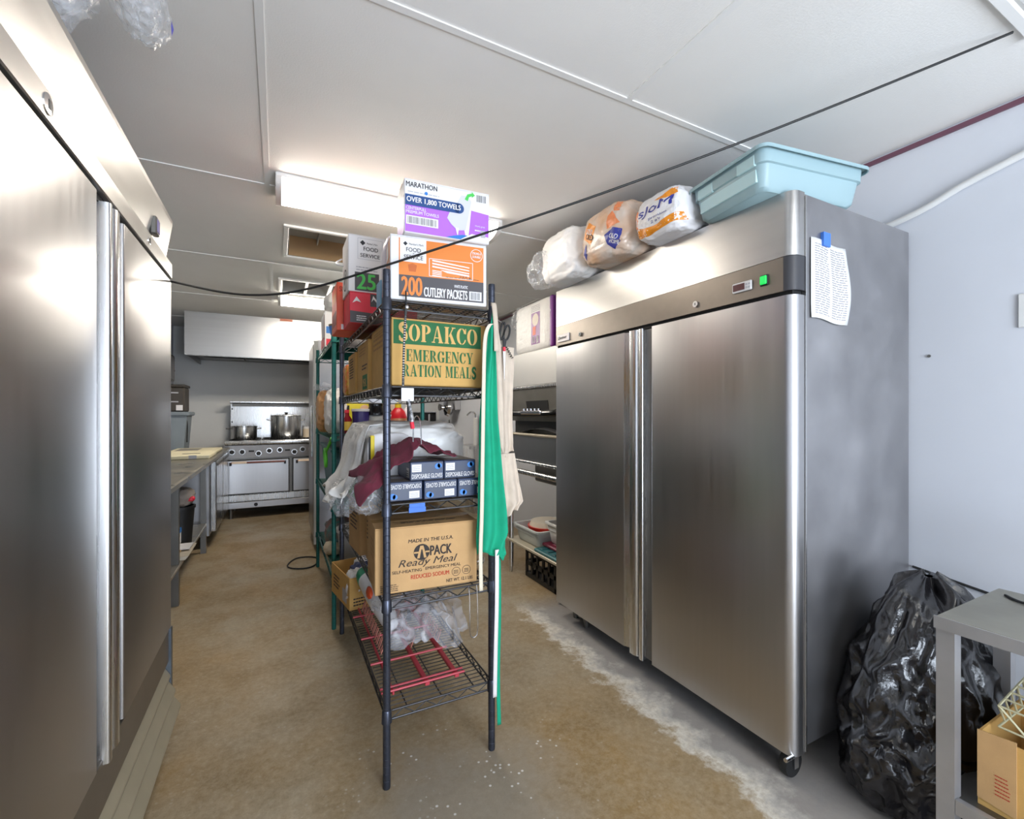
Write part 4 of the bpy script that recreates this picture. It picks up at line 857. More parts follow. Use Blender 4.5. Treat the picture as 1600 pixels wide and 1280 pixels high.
# hanging from the front rails
ch = thing('beaded_cord', 'black and white cord with paper tag hanging from the top shelf', 'cord', (.40, 1.61, Z1-.04))
P = spline([(.408,1.612,Z1-.03),(.402,1.606,1.68),(.395,1.604,1.55),(.392,1.604,1.42)], 8); MB().tube(P, .0032, 6).build('cord', PWHITE, ch, 60)
for i in range(0, len(P)-1):
    for q in (0, .5):
        c = P[i].lerp(P[i+1], q); MB().box(c.x-.0036, c.y-.0036, c.z-.003, c.x+.0036, c.y+.0036, c.z+.003).build('bead', BLACK, ch)
MB().cyl((.404,1.612,Z1+.03), (.404,1.606,Z1-.05), .003, 8).build('strap', BLACK, ch); MB().blob((.407,1.607,Z1-.028), (.008,.006,.008), .0, 1, 1, 14, 10, 2).build('bead', CHROME, ch, 60)
MB().box(.386, 1.602, 1.366, .430, 1.6035, 1.412).build('paper_tag', PWHITE, ch)
MB().tube(spline([(.412,1.606,1.372),(.418,1.608,1.34),(.424,1.608,1.305),(.428,1.61,1.27)],5), .006, 7).build('pen', mat('pen_speckle', (40,40,44), .4, c2=(220,220,224), scale=90), ch, 60); MB().cyl((.424,1.608,1.292), (.428,1.61,1.268), .0075, 10).build('pen_cap', PRED, ch)
lp2 = MB().tube(spline([(.430,1.612,1.22),(.432,1.612,1.29),(.440,1.612,1.312),(.452,1.612,1.305),(.458,1.612,1.27),(.460,1.612,1.21)],6), .0024, 6).build('wire_loop', CHROME, None, 60)
tag(lp2, 'thin silver wire loop standing above the maroon cloth', 'wire')
# aprons on the right front post
def sheet(name, m, parent, rowsz, yb_, folds, amp, thick=.0022, ph=0):
    """rows of (z, x_left, x_right)"""
    def f(u, v):
        k = v*(len(rowsz)-1); i = min(int(k), len(rowsz)-2); tt = k-i; a, b = rowsz[i], rowsz[i+1]
        z, l, r_ = (a[j]+(b[j]-a[j])*tt for j in range(3))
        return (l+(r_-l)*u, yb_+amp*math.sin(folds*math.pi*u+ph+1.2*v)*(.4+.6*v)+.006*noise.noise(Vector((u*3, v*6, ph))), z+.012*math.sin(u*6+ph)*v)
    o = MB().grid(f, 28, 40).build(name, m, parent, 179); md = o.modifiers.new('t', 'SOLIDIFY'); md.thickness = thick; return o
def strap(name, m, parent, pts, wd=.009):
    P = spline(pts, 8); mb = MB()
    V = [(mb.bm.verts.new(p-Vector((wd,0,0))), mb.bm.verts.new(p+Vector((wd,0,0)))) for p in P]
    for a, b in zip(V, V[1:]): mb.bm.faces.new((a[0], a[1], b[1], b[0]))
    o = mb.build(name, m, parent, 179); o.modifiers.new('t', 'SOLIDIFY').thickness = .0016; return o
ga = thing('green_apron', 'bright green apron hanging on the right front post', 'apron', (.74, 1.60, Z1-.02))
sheet('apron_cloth', CLOTH_G, ga, [(1.66,.716,.738),(1.56,.706,.744),(1.46,.690,.746),(1.30,.678,.752),(1.15,.676,.765),(.98,.672,.782),(.86,.668,.792),(.785,.672,.752)], 1.586, 3.2, .013)
sheet('apron_fold', CLOTH_G, ga, [(.97,.748,.786),(.88,.745,.795),(.80,.748,.800),(.755,.760,.804)], 1.612, 2, .008, ph=1)
strap('apron_tie', CLOTH_T, ga, [(.735,1.578,1.665),(.712,1.574,1.655),(.694,1.572,1.60),(.688,1.570,1.45),(.684,1.570,1.20),(.680,1.570,.95),(.676,1.572,.80),(.679,1.574,.655)], .0075)
strap('apron_tie', CLOTH_G, ga, [(.772,1.618,.79),(.774,1.616,.55),(.768,1.614,.30),(.772,1.612,.10)], .008)
strap('neck_loop', CLOTH_G, ga, [(.728,1.585,1.66),(.738,1.59,1.71),(.748,1.612,1.735),(.752,1.632,1.70)], .006)
ba = thing('beige_apron', 'beige canvas apron hanging beside the green apron', 'apron', (.79, 1.60, Z1-.02))
sheet('apron_cloth', CLOTH_B, ba, [(1.585,.735,.838),(1.50,.735,.838),(1.35,.742,.832),(1.20,.752,.832),(1.16,.756,.836)], 1.614, 4.2, .007, ph=2)
sheet('apron_skirt', CLOTH_B, ba, [(1.165,.756,.838),(1.05,.766,.858),(.965,.764,.876),(.925,.758,.846)], 1.604, 4.0, .011, ph=2.4)
sheet('bib_edge', CLOTH_B, ba, [(1.72,.735,.746),(1.58,.735,.765),(1.40,.742,.775),(1.18,.752,.785)], 1.590, 1.6, .006, ph=.4)
strap('neck_loop', CLOTH_B, ba, [(.742,1.572,1.56),(.740,1.574,1.66),(.738,1.585,1.735),(.745,1.612,1.752),(.757,1.636,1.72)], .010)
strap('apron_tie', mat('white_tape', (232,226,226), .9), ba, [(.746,1.576,.80),(.744,1.574,.60),(.738,1.572,.40),(.735,1.572,.24)], .008)
sc = thing('scissors', 'black handled scissors hanging on the post above the beige apron', 'scissors', (.79, 1.60, 1.60))
for cx, cz, a, b in ((.800,1.640,.012,.030), (.780,1.645,.009,.034)): MB().tube([(cx+a*math.cos(q)+.006*math.sin(q), 1.602, cz+b*math.sin(q)) for q in [R(k) for k in range(0,360,18)]], .004, 7, closed=True).build('handle', BLACK, sc, 60)
MB().prism([(.782,1.612),(.798,1.612),(.792,1.575),(.784,1.575)], 1.598, 1.604, 'y').build('shank', BLACK, sc); MB().box(.783, 1.597, 1.566, .794, 1.605, 1.584, .002).build('red_grip', PRED, sc); MB().prism([(.784,1.566),(.793,1.566),(.789,1.45)], 1.600, 1.603, 'y').build('blade', CHROME, sc)
MB().tube([(.796+.028*k/24+.005*math.cos(k*1.4), 1.600+.005*math.sin(k*1.4), 1.585-.045*k/24) for k in range(25)], .0016, 5).build('spring_cord', BLACK, sc, 60)
MB().cyl((.765,1.618,1.69), (.786,1.602,1.675), .002, 6).build('hook', CHROME, sc)

# --- goods on the green shelving
G2 = 1.19+.0065
def jar(name, label, cat, x, y, z, parts, group=None):
    t = thing(name, label, cat, (x, y, z), 0, group)
    for nm, prof, m in parts: MB().lathe(prof, 24, (x, y, z)).build(nm, m, t, 40)
    return t
t, F, Lf, T = carton('yellow_carton', 'yellow carton standing behind the jars on the green shelf', 'box', (.40, 3.16, G2), (.155, .07, .20), 0, mat('yellow_card', (238,222,60), .5)); F.disc(.115,.155,.03,mat('peach_print',(240,200,160),.5)); F.rect(0,.04,.018,.18,INKB)
t, F, Lf, T = carton('printed_carton', 'pale carton with dark mark behind the grey jar', 'box', (.60, 3.18, G2), (.13, .07, .19), 0, mat('peach_card', (232,212,196), .5)); F.polys('arch_mark', INKB, [[(.04,.14),(.055,.17),(.085,.17),(.10,.14),(.09,.14),(.08,.16),(.06,.16),(.05,.14)]], 1); F.rect(.0,.10,.13,.118,INKB)
jar('sauce_bottle', 'dark red bottle with yellow label left of purple tub', 'bottle', .385, 3.065, G2, [('bottle_body', [(.034,0),(.036,.01),(.036,.09),(.02,.115),(.018,.13)], mat('dark_red_glass', (120,22,30), .2)), ('label', [(.0365,.02),(.0365,.075)], mat('yellow_label', (226,190,80), .5)), ('cap', [(.02,.13),(.02,.15)], PRED)])
jar('sprinkle_tub', 'purple tub with white sides on the green shelf', 'tub', .475, 3.06, G2, [('tub_body', [(.048,0),(.055,.14)], mat('purple_tub', (62,50,120), .35)), ('white_rim', [(.058,.14),(.058,.155),(.05,.157)], PWHITE)])
jar('lidded_jar', 'glass jar with crumpled black lid on the green shelf', 'jar', .570, 3.06, G2, [('glass', [(.052,0),(.056,.01),(.056,.10),(.05,.115)], mat('grey_glass', (176,180,178), .15, 0, .1, 12)), ('black_cover', [(.05,.115),(.058,.12),(.058,.14),(.045,.17),(.048,.19),(.03,.195)], BLACKG)])
t, F, Lf, T = carton('blue_packet', 'small pale packet with blue panel beside the grey jar', 'packet', (.645, 3.04, G2), (.06, .05, .12), 0, mat('pale_packet2', (206,214,220), .5)); F.rect(.004,.01,.056,.06,PBLUE)
kt = jar('ketchup_bottle', 'big red squeeze bottle right of the corner post', 'bottle', .715, 3.06, G2, [('bottle_body', [(.052,0),(.058,.015),(.058,.10),(.045,.14),(.022,.165)], mat('ketchup_red', (206,32,44), .3)), ('label', [(.0585,.03),(.0585,.095)], mat('ketchup_label', (214,170,120), .5, c2=(190,60,50), scale=30)), ('cap', [(.022,.165),(.020,.195),(.008,.20)], mat('yellow_cap', (236,206,40), .4))])
jar('spray_bottle', 'white and blue bottle beside the red squeeze bottle', 'bottle', .79, 3.10, G2, [('bottle_body', [(.04,0),(.042,.10),(.03,.15),(.014,.17)], PWHITE), ('label', [(.0425,.01),(.0425,.05)], mat('navy_label', (60,64,120), .5)), ('cap', [(.014,.17),(.012,.20)], PWHITE)])
for nm, lab_, x, y, mm in (('bread_bag', 'brown bread loaf in a clear bag at the corner of the green shelf', .30, 3.42, mat('bread_brown', (190,142,92), .45, 0, .12, 12, bump=.2)), ('bread_bag', 'white bread bag beside the brown loaf on the green shelf', .33, 3.15, mat('bread_white', (226,222,218), .35, 0, .04, 12, bump=.3))):
    t = thing(nm, lab_, 'bread bag', (x, y, G2)); MB().blob((x, y, G2+.135), (.06, .11 if 'brown' in lab_ else .075, .135), .15, 2.6, 4 if 'brown' in lab_ else 5, 64, 44, 2.8, zmin=G2, fold=.8).build('loaf_wrap', mm, t, 60)
    MB().tube(spline([(x,y-.02,G2+.25),(x-.02,y,G2+.29),(x-.07,y+.03,G2+.315)],4), [.02,.014,.01,.009,.01,.014,.018,.022,.02], 10).build('twisted_end', BAGC2, t, 60)
G3 = .76+.0065
tt = thing('teal_tote', 'dark teal plastic tote on the third green shelf', 'tote', (.56, 3.75, G3)); MB().prism([(.36,G3),(.80,G3),(.83,G3+.30),(.325,G3+.30)], 3.30, 4.15, 'y').build('tote_body', TOTE_D, tt); MB().box(.315, 3.28, G3+.29, .84, 4.17, G3+.315, .006).build('rim', TOTE_D, tt)
LIME = mat('lime_plastic', (96,214,60), .4)
t = thing('green_strap', 'lime green loop handle dangling beside the teal tote', 'strap', (.285, 3.18, 1.0)); MB().tube([(.275+.0*math.cos(a), 3.20+.055*math.cos(a)+.03*math.sin(a), 1.035+.055*math.sin(a)) for a in [R(q) for q in range(0,360,18)]], .009, 8, closed=True).build('loop', LIME, t, 60); MB().tube(spline([(.275,3.16,1.08),(.285,3.09,1.12),(.295,3.02,1.17)],4), .009, 8).build('strap_tail', LIME, t, 60)
t = thing('lime_bowl', 'lime green plastic bowl on the third green shelf', 'bowl', (.50, 3.14, G3)); MB().lathe([(.07,0),(.12,.07),(.135,.09),(.13,.092),(.11,.07),(.06,.01)], 28, (.50,3.14,G3), capt=True).build('bowl_body', LIME, t, 40)
t = thing('metal_grater', 'dark mesh basket above the teal tote on the green shelf', 'basket', (.45, 3.6, G3+.316)); MB().prism([(.37,G3+.318),(.66,G3+.318),(.69,G3+.40),(.34,G3+.40)], 3.45, 3.9, 'y').build('basket_body', STEEL_D, t); MB().box(.33,3.44,G3+.395,.70,3.91,G3+.403).build('rim', WIRE, t)
t = thing('lidded_tub', 'grey tub with white lid on the bottom green shelf', 'tub', (.47, 3.18, .307)); MB().lathe([(.10,0),(.125,.24)], 28, (.47,3.18,.307)).build('tub_body', mat('grey_tub', (170,170,172), .4), t, 40); MB().lathe([(.132,.24),(.134,.262),(.12,.27)], 28, (.47,3.18,.307)).build('lid', PWHITE, t, 40)
t = thing('folded_bag', 'teal and red folded shopping bag on the bottom green shelf', 'bag', (.40, 3.75, .307)); MB().blob((.44,3.75,.40), (.11,.22,.095), .2, 2, 31, 40, 28, 2.6, zmin=.307).build('bag_cloth', mat('bag_patch', (60,140,138), .7, c2=(170,66,62), scale=6), t, 60); MB().blob((.36,3.55,.345), (.06,.09,.04), .25, 2, 32, 28, 20, 2.5, zmin=.307).build('paper_wad', mat('cream_wad', (220,206,180), .8), t, 60)
t = thing('red_bag', 'dark red bag lying on the third green shelf', 'bag', (.70, 3.16, G3)); MB().blob((.72,3.16,G3+.07), (.08,.09,.07), .18, 2, 33, 32, 22, 2.6, zmin=G3).build('bag_cloth', mat('dark_red_film', (136,32,40), .5), t, 60)
G1 = 1.80+.0065
for k, (x, y, z, r_, h, lab_) in enumerate(((.345, 3.12, G1, .055, .085, 'small olive metal bucket with blue tape on the green shelf'), (.40, 3.10, G1+.087, .045, .085, 'olive metal bucket stacked on the blue taped bucket'))):
    t = thing('metal_bucket', lab_, 'bucket', (x, y, z)); MB().lathe([(r_*.72,0),(r_,h),(r_+.004,h),(r_+.004,h-.006)], 24, (x,y,z)).build('bucket_body', mat('olive_metal', (138,126,98), .4, .6, .1, 10), t, 40)
    MB().tube([(x+r_*math.cos(a), y, z+h-.01+r_*.8*math.sin(a)) for a in [R(q) for q in range(0,181,15)]] if k else [(x+r_*math.cos(a), y-.3*r_*math.sin(a), z+h-.01-r_*.3*math.sin(a)) for a in [R(q) for q in range(0,181,15)]], .002, 6).build('bail_handle', STEEL_D, t, 60)
    if k == 0: MB().lathe([(r_*.86,h*.25),(r_*1.02,h*.86)], 24, (x,y,z), capb=False, capt=False).build('blue_tape', TAPE, t, 40)
t, F, Lf, T = carton('tall_carton', 'white and red carton at the far end of the green top shelf', 'box', (.30, 3.55, G1), (.20, .30, .26), 0, PWHITE); Lf.rect(.01,.01,.29,.08,PRED); F.rect(.01,.01,.19,.06,PRED); F.rect(.01,.10,.05,.15,PBLUE); Lf.rect(.24,.06,.29,.24,mat('dark_red_print',(130,30,24)))
t = thing('white_sack', 'white plastic sack on top of the white and red carton', 'sack', (.42, 3.6, G1+.26)); MB().blob((.44,3.62,G1+.335), (.13,.17,.075), .14, 2, 17, 44, 30, 2.5, zmin=G1+.261).build('sack_film', BAGW, t, 60)

# ------------------------------------------------------------------ on top of the right-hand refrigerator
ZT = 2.1135
tt = thing('storage_tote', 'pale teal plastic tote overhanging the corner of right refrigerator', 'tote', (1.515, 1.02, ZT), R(-8.6))
def tub(parent, W, D, h, fl, m, wall=.004, z0=0, name='tote_body'):
    mb = MB(); r = .035
    def ring(off, z): 
        p = []
        for cx, cy, a in ((W-r+off, D-r+off, 0), (r-off, D-r+off, 90), (r-off, r-off, 180), (W-r+off, r-off, 270)): p += arc(cx, cy, r, a, a+90, 4)
        return [mb.bm.verts.new((x, y, z)) for x, y in p]
    R_ = [ring(-.012, z0), ring(0, z0+.012), ring(fl*.55, z0+h*.62), ring(fl*.62+.006, z0+h*.64), ring(fl, z0+h), ring(fl+.016, z0+h), ring(fl+.016, z0+h-.012), ring(fl+.013, z0+h-.012), ring(fl+.013, z0+h-.004)]
    mb.bm.faces.new(R_[0][::-1])
    inner = [ring(fl-wall, z0+h+.0005), ring(-wall, z0+.014)]
    seq = [inner[1], inner[0]]
    for a, b in zip(R_, R_[1:]):
        for k in range(len(a)): mb.bm.faces.new((a[k], a[(k+1) % len(a)], b[(k+1) % len(a)], b[k]))
    a, b = R_[4], inner[0]
    for k in range(len(a)): mb.bm.faces.new((a[k], a[(k+1) % len(a)], b[(k+1) % len(a)], b[k]))
    a, b = inner
    for k in range(len(a)): mb.bm.faces.new((a[k], a[(k+1) % len(a)], b[(k+1) % len(a)], b[k]))
    mb.bm.faces.new(inner[1])
    return mb.build(name, m, parent, 40, world=False)
tub(tt, .465, .315, .140, .022, TOTE)
HT = mat('pale_teal_panel', (190,222,226), .4)
MB().prism([(.02,.03),(.295,.03),(.295,.075),(.21,.078),(.20,.108),(.115,.108),(.105,.078),(.02,.075)], -.0105, -.002, 'x').build('handle_panel', HT, tt, world=False)
for a, b in ((.015,.098),(.217,.30)): MB().box(-.022, a, .085, -.010, b, .125, .003).build('end_panel', HT, tt, world=False)
wp = [('white_pack', 'white bag of foam cups at the far front of the refrigerator top', 1.60, 2.28, (.15,.20,.15), BAGW, 5), ('bread_pack', 'clear bread bag with orange diamond label on the refrigerator', 1.59, 1.86, (.135,.19,.135), mat('bread_film', (236,226,216), .25, 0, .06, 7, c2=(228,186,150), bump=.45, bscale=22, trans=.1), 6), ('tissue_pack', 'orange and white pack with blue script beside the teal tote', 1.59, 1.505, (.115,.140,.098), mat('pack_film', (238,236,238), .3, 0, .02, 6, bump=.35, bscale=22), 7)]
for nm, lab_, x, y, rd, m, sd in wp:
    t = thing(nm, lab_, 'package', (x, y, ZT)); wr = MB().blob((x, y, ZT+rd[2]*.97), rd, .07, 2.2, sd, 90, 60, 3.4, zmin=ZT, fold=.8).build('wrapping', m, t, 60)
    if sd == 5: MB().blob((x-.12, y+.16, ZT+.10), (.08,.10,.10), .3, 1.8, 18, 60, 40, 2.0, zmin=ZT, fold=.8).build('knotted_end', BAGC2, t, 60)
    W0 = Vector((x, y, ZT)); xf = x-rd[0]*1.09
    fc = Face(t, Vector((xf, y+rd[1], ZT))-W0, (0,-1,0), (0,0,1)); OR = mat('bread_orange', (234,146,40), .4); BL = mat('bread_blue', (54,62,150), .4)
    PE = mat('bread_peach', (232,140,90), .4); D = []
    if sd == 6:
        D += [fc.polys('orange_diamond', OR, [[(.06,.14),(.10,.215),(.17,.17),(.13,.085)]], 0), fc.text('GOLD', .09,.145,.145,.172,PWHITE,.03,l=2,rot=-25), fc.text('OLD', .085,.118,.15,.145,INKB,.04,l=2,rot=-25)]
        D += [fc.polys('blue_patch', BL, [[(.055,.03),(.085,.05),(.075,.11),(.05,.09)]], 0), fc.polys('blue_patch', BL, [[(.24,.10),(.30,.12),(.345,.10),(.33,.045),(.285,.02),(.255,.05)]], 0)]
        D += [fc.text('OLD', .275,.065,.325,.088,PWHITE,.03,l=2,rot=-25), fc.text('HOME', .27,.042,.325,.06,PWHITE,.03,l=2,rot=-25)]
        D += [fc.polys('orange_print', PE, [[(.255,.125),(.26,.19),(.29,.205),(.34,.13)],[(.30,.20),(.335,.19),(.335,.25),(.305,.255)]], 0)]
    if sd == 7:
        D += [fc.polys('orange_patch', OR, [[(.02,.02),(.09,.012),(.20,.02),(.275,.03),(.275,.06),(.20,.05),(.10,.045),(.03,.06)],[(.15,.145),(.20,.15),(.25,.175),(.265,.14),(.21,.13)]], 0)]
        D += [fc.polys('label_oval', PWHITE, [[(.145+.125*math.cos(R(a)), .09+.05*math.sin(R(a))) for a in range(0,360,15)]], 1), fc.text('sJoM', .05,.088,.25,.135,BL,.04,.15,l=3), fc.text('premium', .12,.066,.22,.080,BL,.02,.1,l=3), fc.text('2 ply', .13,.048,.19,.062,BL,.02,.1,l=3)]
        D += [fc.polys('orange_print', PE, [[(.012,.07),(.035,.06),(.05,.12),(.035,.15),(.012,.14)]], 0)]
    for k, q in enumerate(D): project(q, wr, (1,0,0), .0012+.0008*(k > 0)+.0006*(q.name.startswith('lettering')))

# ------------------------------------------------------------------ dish machine and stand beyond the refrigerator
MX = 1.72
dm = thing('dish_machine', 'steel dish machine with black hood opening beyond the right refrigerator', 'dish machine', (2.08, 3.05, 0))
MB().box(MX, 2.60, 1.535, XR-.01, 3.42, 1.80, .006).build('hood_housing', mat('white_steel', (212,212,210), .35, .3, .02, 5), dm)
MB().box(MX-.012, 2.58, 1.515, XR-.01, 3.44, 1.535, .004).build('hood_lip', STEEL_L, dm)
MB().prism([(MX, 1.515), (MX+.02, 1.515), (MX+.05, 1.27), (MX+.03, 1.265)], 2.60, 3.42, 'y').build('front_casting', mat('grey_casting', (120,118,112), .45, .5, .08, 8), dm)
MB().prism([(MX+.006,1.42),(MX+.01,1.42),(MX+.022,1.345),(MX+.018,1.345)], 2.80, 3.12, 'y').build('handle_recess', BLACK, dm)
hb = MB().tube(spline([(MX+.0,2.64,1.335),(MX-.02,2.70,1.325),(MX-.025,2.95,1.32),(MX-.02,3.28,1.325),(MX,3.36,1.335)],5), .026, 10).build('pull_handle', BLACKG, dm, 40)
MB().box(MX-.058, 2.80, 1.315, MX-.03, 3.10, 1.345, .008).build('chrome_grip', CHROME, hb)
for k in range(5): MB().cyl((MX-.045, 2.84+.055*k, 1.335), (MX-.045, 2.84+.055*k, 1.36), .012, 10).build('knob', CHROME, hb, 40)
MB().box(MX+.07, 2.60, 1.16, XR-.01, 3.42, 1.51).build('wash_chamber', mat('chamber_black', (22,22,22), .4), dm)
MB().box(MX+.01, 2.60, .94, XR-.01, 3.42, 1.155, .006).build('tank', STEEL, dm)
MB().box(MX-.008, 2.59, 1.148, MX+.06, 3.43, 1.168, .006).build('tank_rim', mat('beige_rim', (178,168,150), .4, .4), dm)
MB().box(MX-.004, 2.59, .935, MX+.012, 3.43, .955, .004).build('tank_rim', STEEL_L, dm)
def dk(u, v): return (MX+.01+.30*v, 2.62+.62*u, 1.17+.09*math.sin(math.pi*u)*(.4+.6*v)+.006*math.sin(u*60)*(v > .5))
MB().grid(dk, 40, 8).build('strip_curtain', mat('curtain_grey', (96,96,98), .3), dm, 60)
MB().box(1.85, 2.75, .78, 2.35, 3.2, .938, .01).build('sump', STEEL_D, dm); MB().cyl((2.05,2.98,.78), (2.05,2.98,.45), .022, 14).build('drain_pipe', STEEL_L, dm, 40)
st = thing('steel_stand', 'tubular steel stand with lower shelf carrying the dish machine', 'stand', (2.08, 3.05, 0))
for x, y in ((MX+.02, 2.66), (MX+.02, 3.40), (2.38, 2.66), (2.38, 3.40)):
    MB().lathe([(.012,0),(.016,.015),(.016,.04),(.0205,.045),(.0205,.93)], 14, (x, y, 0)).build('leg', STEEL_L, st, 40)
MB().cyl((MX-.002,2.58,.865), (MX-.002,3.44,.865), .021, 12).build('front_rail', STEEL_L, st, 40)
MB().box(MX-.005, 2.58, .262, 2.42, 3.44, .284, .004).build('lower_shelf', mat('pale_shelf', (200,192,172), .5, .3, .06, 6), st)
def ltub(name, lab_, x, y, W, D, h, m, yaw=0):
    t = thing(name, lab_, 'tub', (x, y, .2845), R(yaw)); tub(t, W, D, h, .02, m, name='tub_body'); return t
FT = mat('frosted_tub', (206,212,212), .35, 0, .02, 5)
ltub('plastic_tub', 'frosted tub holding a red pan on the stand shelf', 1.78, 3.02, .44, .34, .13, FT)
t = thing('red_pan', 'red pan with pale base lying in the frosted tub', 'pan', (1.95, 3.14, .30)); MB().lathe([(.12,0),(.155,.10),(.16,.12)], 28, (1.94,3.15,.305)).build('pan_body', mat('enamel_red', (206,52,38), .3), t, 40); MB().lathe([(.145,.12),(.13,.155),(.06,.165)], 28, (1.94,3.15,.305)).build('pan_base', mat('cream_enamel', (214,204,186), .4), t, 40)
t = thing('tray_lid', 'teal ridged tray lid at the front of stand shelf', 'lid', (1.80, 2.76, .2845)); MB().box(1.722, 2.62, .2845, 2.02, 2.99, .306, .006).build('lid_body', mat('teal_lid', (52,110,116), .45), t)
for k in range(4): MB().box(1.75, 2.655+.085*k, .306, 1.98, 2.69+.085*k, .312, .002).build('ridge', mat('teal_lid2', (44,96,104), .45), t)
t = thing('tray_lid', 'maroon tray lid resting on the teal lid', 'lid', (1.90, 2.78, .3125)); MB().box(1.80, 2.625, .3125, 2.12, 3.0, .335, .006).build('lid_body', mat('maroon_lid', (116,36,60), .45), t); MB().box(1.84,2.67,.335,2.05,2.95,.341,.002).build('raised_panel', mat('maroon_lid', (116,36,60)), t)
t = thing('plastic_tub', 'white plastic tub standing on the maroon lid', 'tub', (1.84, 2.63, .342)); tub(t, .40, .32, .16, .022, WHITEP, name='tub_body')
t = thing('round_pan', 'round steel pan leaning at the back of the stand shelf', 'pan', (2.28, 3.0, .2845)); MB().lathe([(.15,0),(.155,.01),(.16,.04),(.165,.04),(.165,.046),(.15,.046)], 32, (2.30,3.0,.45), 'x').build('pan_body', STEEL, t, 40)
ck = thing('milk_crate', 'black plastic crate on the floor under the stand', 'crate', (2.0, 3.02, 0)); BP = mat('crate_black', (26,26,27), .45)
for z in (.004, .10, .20):
    for a, b in (((1.80,2.80),(2.16,2.82)),((1.80,3.24),(2.16,3.26)),((1.80,2.80),(1.82,3.26)),((2.14,2.80),(2.16,3.26))): MB().box(a[0],a[1],z,b[0],b[1],z+.035).build('rail', BP, ck)
for k in range(6):
    for x in (1.80, 2.145): MB().box(x, 2.805+.086*k, .03, x+.014, 2.83+.086*k, .21).build('slat', BP, ck)
MB().box(1.805,2.805,0,2.155,3.255,.012).build('base', BP, ck)
pk = thing('foam_plate_pack', 'white foam plate pack with purple label on the dish machine', 'package', (1.90, 3.0, 1.8005))
fo = MB().blob((1.88, 3.06, 1.80+.19), (.145, .27, .19), .012, 3, 4, 90, 60, 11, zmin=1.801).build('foam_stack', mat('foam_white', (238,238,236), .45, 0, .02, 20, bump=.35, bscale=30), pk, 60)
px_ = 1.88-.150; pf_ = Face(pk, Vector((px_, 3.33, 1.80))-Vector((1.90,3.0,1.8005)), (0,-1,0), (0,0,1)); PU = mat('pack_purple', (120,44,140), .4)
DD = [pf_.rect(.28,.05,.41,.29,PU), pf_.disc(.345,.235,.047,mat('plate_cream',(232,220,206),.5),l=2), pf_.rect(.305,.12,.35,.185,mat('pack_coral',(236,120,96),.5),l=2), pf_.text('88', .36,.055,.395,.11,PWHITE,.03,l=3), pf_.text('10', .30,.06,.34,.11,PWHITE,.02,l=3), pf_.lines(.28,.30,.42,.35,PGREY,4)]
for k, q in enumerate(DD): project(q, fo, (1,0,0), .0012+.001*(k in (1,2))+.002*(k in (3,4)))
MB().box(1.725, 2.735, 1.802, 1.99, 2.775, 2.17, .01).build('purple_end', PU, pk); ef = Face(pk, Vector((1.724,2.775,1.81))-Vector((1.90,3.0,1.8005)), (0,-1,0), (0,0,1)); ef.ring(.012,.25,.010,.003,PWHITE)
MB().blob((1.82, 3.33, 2.10), (.08,.10,.09), .32, 2.2, 41, 44, 30, 2.2).build('loose_film', BAGC2, pk, 60)

# ------------------------------------------------------------------ back right corner seen between the shelves
ws = thing('wall_counter', 'brown topped counter in the far right corner', 'counter', (1.95, 7.1, 0)); MB().box(1.42, 6.72, 1.06, 2.44, 7.49, 1.10, .004).build('counter_top', mat('brown_laminate', (140,116,92), .5, 0, .08, 6), ws); MB().box(1.45,6.76,.1,2.43,7.48,1.06).build('cabinet', WHITE, ws); MB().box(1.46,6.745,.14,1.93,6.762,1.02,.004).build('door', WHITEP, ws); MB().box(1.95,6.745,.14,2.42,6.762,1.02,.004).build('door', WHITEP, ws); MB().box(1.5,6.78,0,2.4,7.4,.1).build('plinth', BLACK, ws)
mw = thing('microwave_oven', 'black fronted microwave on the far counter', 'microwave', (1.96, 7.1, 1.1005)); MB().box(1.72,6.92,1.1005,2.22,7.35,1.36,.006).build('casing', PGREY, mw); MB().box(1.735,6.905,1.115,2.205,6.922,1.345,.003).build('door', BLACKG, mw); MB().box(2.08,6.885,1.13,2.11,6.906,1.32,.006).build('handle', CHROME, mw)
fn = thing('wall_fan', 'chrome wall fan mounted in the far right corner', 'fan', (2.43, 6.55, 1.45)); MB().lathe([(.02,0),(.10,-.03),(.135,-.08),(.12,-.12),(.04,-.15),(.03,-.19)], 28, (2.36,6.55,1.42), 'x').build('fan_shell', CHROME, fn, 40); MB().lathe([(.045,-.19),(.05,-.22)], 20, (2.36,6.55,1.42), 'x').build('hub', STEEL_D, fn, 40); MB().box(2.36,6.45,1.38,2.449,6.65,1.56,.01).build('wall_bracket', PGREY, fn)
tp = thing('wall_tap', 'white and chrome tap standing against the right wall', 'tap', (2.40, 5.75, 1.0)); MB().cyl((2.40,5.75,.9),(2.40,5.75,1.27),.035,14).build('tap_body', WHITEP, tp, 40); MB().tube(spline([(2.40,5.75,1.27),(2.39,5.75,1.33),(2.33,5.75,1.345),(2.27,5.75,1.30)],5),.013,8).build('spout', CHROME, tp, 40); MB().box(2.2,5.5,.86,2.449,6.0,.9).build('tap_base', STEEL_L, tp); MB().box(2.3,5.6,0,2.44,5.9,.86).build('tap_pedestal', STEEL_L, tp)
kn = thing('knife_block', 'small dark utensil pile on the far counter', 'utensils', (2.32, 6.85, 1.1005)); MB().blob((2.32,6.86,1.13),(.09,.06,.032),.3,2.5,51,24,16,2.2,zmin=1.1005).build('utensils', mat('dark_utensils', (70,44,36), .4), kn, 60); MB().lathe([(.03,0),(.035,.05),(.012,.08),(.012,.13)],14,(2.38,6.78,1.1005)).build('oil_bottle', STEEL_D, kn, 40)

